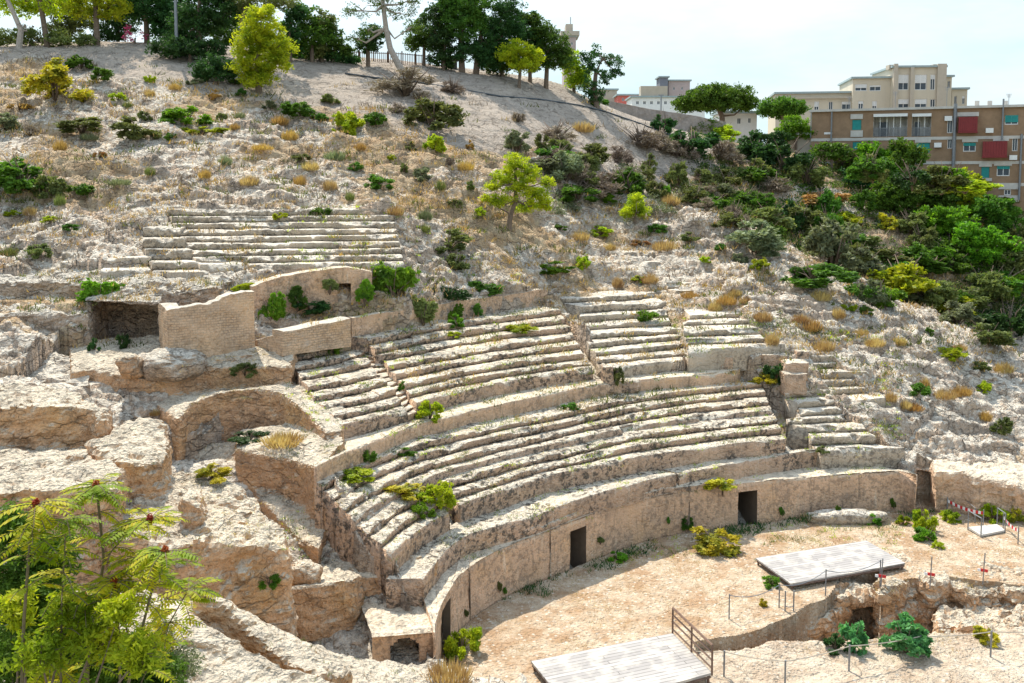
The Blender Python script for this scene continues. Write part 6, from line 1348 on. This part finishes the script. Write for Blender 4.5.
# understorey that closes the gaps of the valley
# utility pole, lamp mast
up_ = empty('utility_pole', hit(177, 58)); tag(up_, 'tall grey utility pole standing among the dark trees at the top left', 'pole'); b_ = hit(177, 58); mb = MB().tube([b_ - (0, 0, .4), b_ + (0, 0, 9)], [.17, .12], 8).build('shaft', MT['metal'], up_)
MB().box(b_ + (-.7, -.06, 8.4), (1.4, 0, 0), (0, .12, 0), (0, 0, .12)).build('crossarm', MT['rust'], up_)
pp_ = empty('lamp_mast', PY(661, 108, 170)); b_ = np.array(PY(661, 108, 170)); tag(pp_, 'thin lamp mast in front of the distant pinkish block', 'lamp mast'); MB().tube([b_ - (0, 0, 3), b_ + (0, 0, 2.2)], .13, 6).build('pole', MT['metal'], pp_); MB().box(b_ + (-.5, -.1, 2.2), (1, 0, 0), (0, .2, 0), (0, 0, .14)).build('lamp_head', MT['metal'], pp_)
# dark hose lying across the bare slope
hs_ = [hit(a, b) + (0, 0, .06) for a, b in [(345, 74), (380, 79), (420, 83), (460, 90), (500, 97), (540, 100), (580, 106), (605, 112), (640, 124), (680, 140)]]
o = MB().tube(hs_, .09, 5).build('hose', plain('black_hose', (.05, .06, .065), .5)); tag(o, 'long dark hose lying across the bare slope under the pines', 'hose')
# ---------------------------------------------------------------- uncountable cover
def cover(name, n, region, kind, hb=(.1, .35), wb=.02, nb=10, spread=.22, label=None, test=None, seed=0, zr_=None):
    r = np.random.default_rng(seed); Bs = []; xs = r.uniform(region[0], region[2], n); ys = r.uniform(region[1], region[3], n)
    cl_ = fbm(np.c_[xs / 26, ys / 12, xs * 0], 1., 3, seed + 60)
    for x_, y_, c_ in zip(xs, ys, cl_):
        if c_ < r.uniform(.0, .3): continue
        d = Vector(ray(x_, y_)).normalized(); h = BV.ray_cast(Vector((0, 0, CAMZ)) + d * 5, d)
        if h[0] is None or h[1].z < .35: continue
        if test and not test(h[0], x_, y_): continue
        Bs.append(h[0][:])
    B0 = np.array(Bs); m = len(B0); B = np.repeat(B0, nb, 0); k = len(B); sc = np.clip(B[:, 1] / 60, .5, 1.6)[:, None]
    B = B + np.c_[r.normal(size=(k, 2)) * spread, np.zeros(k)] * sc - (0, 0, .03); H_ = r.uniform(*hb, k)[:, None] * sc
    Tt = B + np.c_[r.normal(size=(k, 2)) * .5, np.ones(k)] * H_; S_ = rdirs(k, r) * (wb * sc); S_[:, 2] *= .2
    V = np.stack([B - S_, B + S_, Tt], 1).reshape(-1, 3)
    o = mesh(name, V, np.arange(3 * k).reshape(-1, 3), LM[kind]); tag(o, label, 'grass', kind='stuff'); return o
DP = [(-200, -50), (-200, 70), (60, 58), (130, 72), (250, 92), (335, 105), (395, 112), (470, 150), (560, 150), (640, 168), (700, 186), (760, 160), (740, 130), (600, 95), (560, 70), (400, 40), (200, -60)]
bare = lambda x, y: bool(inpoly(np.array([[x, y]]), DP)[0]) and rng.random() < .9
hillt = lambda h, x, y: h.y > 47 and h.z > 5 and not bare(x, y)
cover('dry_grass', 9000, (-20, 50, 1044, 480), 'straw', (.1, .38), .035, 14, .3, 'dry straw grass growing in patches over the rock slopes', hillt, 1)
cover('rusty_scrub', 3000, (-20, 70, 1044, 420), 'orange', (.1, .35), .04, 14, .3, 'rusty brown scrub scattered over the rock slopes', hillt, 2)
cover('brown_scrub', 3500, (-20, 45, 1044, 330), 'dry', (.1, .45), .04, 14, .35, 'brown dry scrub scattered over the hill', hillt, 3)
cover('olive_scrub', 5000, (-20, 60, 1044, 420), 'olive', (.1, .4), .05, 14, .3, 'olive green low scrub between the rocks', hillt, 4)
def leafcover(name, n, region, kind, label, test, seed, rad=.7, leaf=.26, nl=34, cut=.0):
    r = np.random.default_rng(seed); xs = r.uniform(region[0], region[2], n); ys = r.uniform(region[1], region[3], n); K = []
    cl_ = fbm(np.c_[xs / 30, ys / 14, xs * 0], 1., 3, seed + 60)
    for x_, y_, c_ in zip(xs, ys, cl_):
        if c_ < cut: continue
        d = Vector(ray(x_, y_)).normalized(); h = BV.ray_cast(Vector((0, 0, CAMZ)) + d * 5, d)
        if h[0] is None or not test(h[0], x_, y_): continue
        K.append(h[0][:])
    K = np.array(K); C = np.repeat(K, nl, 0); k = len(C); q_ = rdirs(k, r) * (r.random(k) ** .4)[:, None] * rad * np.repeat(r.uniform(.5, 1.3, len(K)), nl)[:, None]; q_[:, 2] = np.abs(q_[:, 2]) * .9
    V, Fq = quads(C + q_, leaf * r.uniform(.6, 1.2, k), leaf * .5, r=r); o = mesh(name, V, Fq, LM[kind]); tag(o, label, 'undergrowth', kind='stuff')
vt = lambda h, x, y: h.y > 82 and h.x > 13
leafcover('dark_undergrowth', 2300, (690, 120, 1044, 330), 'dark', 'dark green undergrowth in the valley behind the ridge', vt, 21, .8, cut=-.05)
leafcover('olive_undergrowth', 2400, (690, 120, 1044, 330), 'olive', 'olive undergrowth in the valley behind the ridge', vt, 22, .7, cut=0)
leafcover('green_undergrowth', 2600, (700, 120, 1044, 330), 'green', 'bright undergrowth in the valley behind the ridge', vt, 23, .8, .3, cut=-.05)
leafcover('brown_undergrowth', 1300, (560, 120, 1044, 330), 'dry', 'dry brown undergrowth in the valley and along the shrub belt', lambda h, x, y: h.y > 74 and not bare(x, y), 24, .6, .22, 26, cut=.05)
leafcover('belt_undergrowth', 1700, (500, 130, 720, 215), 'grey', 'grey green undergrowth of the shrub belt behind the bright pine', lambda h, x, y: h.y > 70 and not bare(x, y), 25, .5, .2, 26, cut=.08)
cover('seat_weeds', 11000, (280, 200, 900, 560), 'olive', (.07, .24), .03, 11, .16, 'low yellow green weeds in the joints of the stone seats', lambda h, x, y: h.y < 62, 7)
cover('seat_lime_weeds', 4000, (280, 200, 900, 560), 'lime', (.07, .22), .035, 11, .15, 'bright yellow green weeds in a few joints of the stone seats', lambda h, x, y: h.y < 62, 31)
cover('seat_grass', 9000, (180, 200, 900, 560), 'straw', (.06, .2), .02, 9, .16, 'thin dry grass in the joints of the stone seats', lambda h, x, y: h.y < 62, 8)
cover('floor_grass', 9000, (440, 490, 1044, 660), 'straw', (.05, .18), .018, 10, .25, 'flattened dry grass on the sand of the arena', lambda h, x, y: -.4 < h.z < .5, 9)
cover('floor_weeds', 3500, (440, 490, 1044, 660), 'orange', (.04, .16), .02, 10, .25, 'reddish low weeds on the sand of the arena', lambda h, x, y: -.4 < h.z < .5, 10)
cover('wall_foot_weeds', 5000, (440, 490, 940, 600), 'dark', (.1, .4), .04, 12, .2, 'dark green weeds along the foot of the podium wall', lambda h, x, y: -.4 < h.z < .4 and np.min(np.hypot(cP[:, 0] - h.x, cP[:, 1] - h.y)) < 1.3, 11)
cover('foreground_weeds', 900, (0, 400, 460, 683), 'olive', (.05, .2), .02, 10, .14, 'sparse small weeds on the near cut rock', lambda h, x, y: h.y < 42, 12)
# ---------------------------------------------------------------- near shrubs at the lower left
def sumac():
    r = np.random.default_rng(5); Y0 = 11.
    root = empty('sumac_tree', PY(95, 720, Y0)); tag(root, 'yellow green sumac with feathery leaves and red seed heads in the lower left corner', 'tree')
    stems = [([(70, 760), (92, 640), (104, 560), (98, 500), (96, 486)], .035), ([(110, 760), (134, 660), (152, 590), (165, 552)], .03), ([(110, 760), (120, 680), (118, 610), (114, 582)], .025), ([(80, 760), (88, 690), (88, 630), (84, 598)], .025), ([(40, 760), (52, 710), (60, 685), (50, 668)], .02),
             ([(130, 760), (138, 690), (160, 640), (188, 590)], .02), ([(20, 740), (24, 620), (30, 540), (36, 505)], .03), ([(60, 740), (62, 600), (66, 520)], .02), ([(134, 660), (120, 600), (140, 560)], .02), ([(104, 560), (130, 530), (150, 520)], .015)]
    mb = MB(); Lv = []; Ld = []; Ll = []; Sd = []
    for k, (st, rd) in enumerate(stems):
        yy = Y0 + r.uniform(-.6, .6); pts = [np.array(PY(a, b, yy)) for a, b in st]; mb.tube(pts, [rd * .7 * (1 - .6 * i / len(pts)) for i in range(len(pts))], 6)
        tip = pts[-1]; anchors = [(tip, 13)] + [(pts[-2] * (1 - t) + tip * t, 6) for t in (.1, .35, .6, .8)] + [(pts[-3] * (1 - t) + pts[-2] * t, 3) for t in (.4, .8)]
        for a_, nl in anchors:
            for j in range(nl):
                an = r.uniform(0, 6.28); L = r.uniform(.28, .52); d0 = np.array([math.cos(an), math.sin(an) * .8, r.uniform(.05, .5)]); d0 /= np.linalg.norm(d0); p_ = a_.copy(); dr = d0.copy(); rp = [p_.copy()]; ns = 11
                for i in range(ns):
                    dr = dr + np.array([0, 0, -.085]); dr /= np.linalg.norm(dr); p_ = p_ + dr * L / ns; rp.append(p_.copy())
                    sd_ = np.cross(dr, (0, 0, 1.)); sd_ /= np.linalg.norm(sd_) + 1e-6
                    ll = .112 * math.sin(math.pi * (i + 1.6) / (ns + 2.2))
                    for sg in (-1, 1):
                        dd = sd_ * sg + dr * .45 + np.array([0, 0, -.25 + r.normal() * .12]); dd /= np.linalg.norm(dd); Lv.append(p_ + dd * ll * .5); Ld.append(dd); Ll.append(ll)
                mb.tube(rp, .005, 3)
        if k not in (5, 7, 8): Sd.append(tip)
    mb.build('stem', plain('brown_stem', (.14, .11, .06), .8, .25, 8.), root)
    C = np.array(Lv); D = np.array(Ld); L = np.array(Ll); S_ = np.cross(D, (0, 0, 1.)); S_ += r.normal(size=S_.shape) * .25; S_ /= np.linalg.norm(S_, axis=1)[:, None]
    n = len(C); l_ = L[:, None]; V = np.stack([C - D * l_ * .5, C - D * l_ * .15 + S_ * l_ * .19, C + D * l_ * .5, C - D * l_ * .15 - S_ * l_ * .19], 1).reshape(-1, 3)
    mesh('leaves', V, np.arange(4 * n).reshape(-1, 4), leaf_mat('sumac_leaves', (.34, .46, .012), (.68, .60, .02), (.16, .32, .012), .5), root)
    for t in Sd:
        q_ = rdirs(260, r) * (r.random(260) ** .4)[:, None] * (.045, .045, .08); V, Fq = quads(t + q_ + (0, 0, .0), .028, .02, r=r); mesh('seed_head', V, Fq, LM['redseed'], root)
sumac()
def near_bush(label, blobs, Y, kind, leaf, per, nper, cr, asp, sd, name='near_bush'):
    root = empty(name, PY(blobs[0][0], 760, Y)); tag(root, label, 'shrub'); r = np.random.default_rng(sd); s = Y / F; B = []; mb = MB(); base = np.array(PY(blobs[0][0], 800, Y))
    for a, b, rx, ry in blobs:
        c = np.array(PY(a, b, Y + r.uniform(-.3, .5))); B.append((*c, rx * s, rx * s * .8, ry * s)); mb.tube([base + r.normal(size=3) * .1, (base + c) / 2 + r.normal(size=3) * .1, c], [.03, .02, .008], 5)
        for k in range(5): e = c + rdirs(1, r)[0] * (rx * s * .8, rx * s * .6, ry * s * .8); mb.tube([c - (0, 0, ry * s * .5), (c + e) / 2, e], [.012, .008, .003], 4)
    mb.build('branches', MT['bark'], root); V, Fq = clumps(B, per, nper, cr, leaf, asp, sd, .2); mesh('foliage', V, Fq, LM[kind], root)
near_bush('dark green needle leaved bush filling the lower left corner behind the sumac', [(20, 590, 40, 45), (60, 630, 45, 45), (20, 660, 50, 50), (110, 660, 45, 30), (50, 560, 26, 30), (8, 530, 24, 24), (150, 672, 34, 24), (90, 690, 60, 30)], 12.2, 'green', .075, 900, 26, .11, .3, 3)
near_bush('small grey green bush at the bottom right of the sumac', [(160, 640, 24, 26), (180, 665, 22, 22), (150, 670, 26, 24)], 12.6, 'grey', .06, 600, 20, .1, .3, 4)
near_bush('low sunlit yellow green bush hiding the foot of the sumac stems', [(40, 655, 34, 26), (95, 640, 30, 26), (140, 655, 28, 24), (70, 610, 24, 22), (20, 610, 22, 26), (120, 610, 18, 16)], 10.4, 'lime', .085, 330, 20, .12, .34, 6)
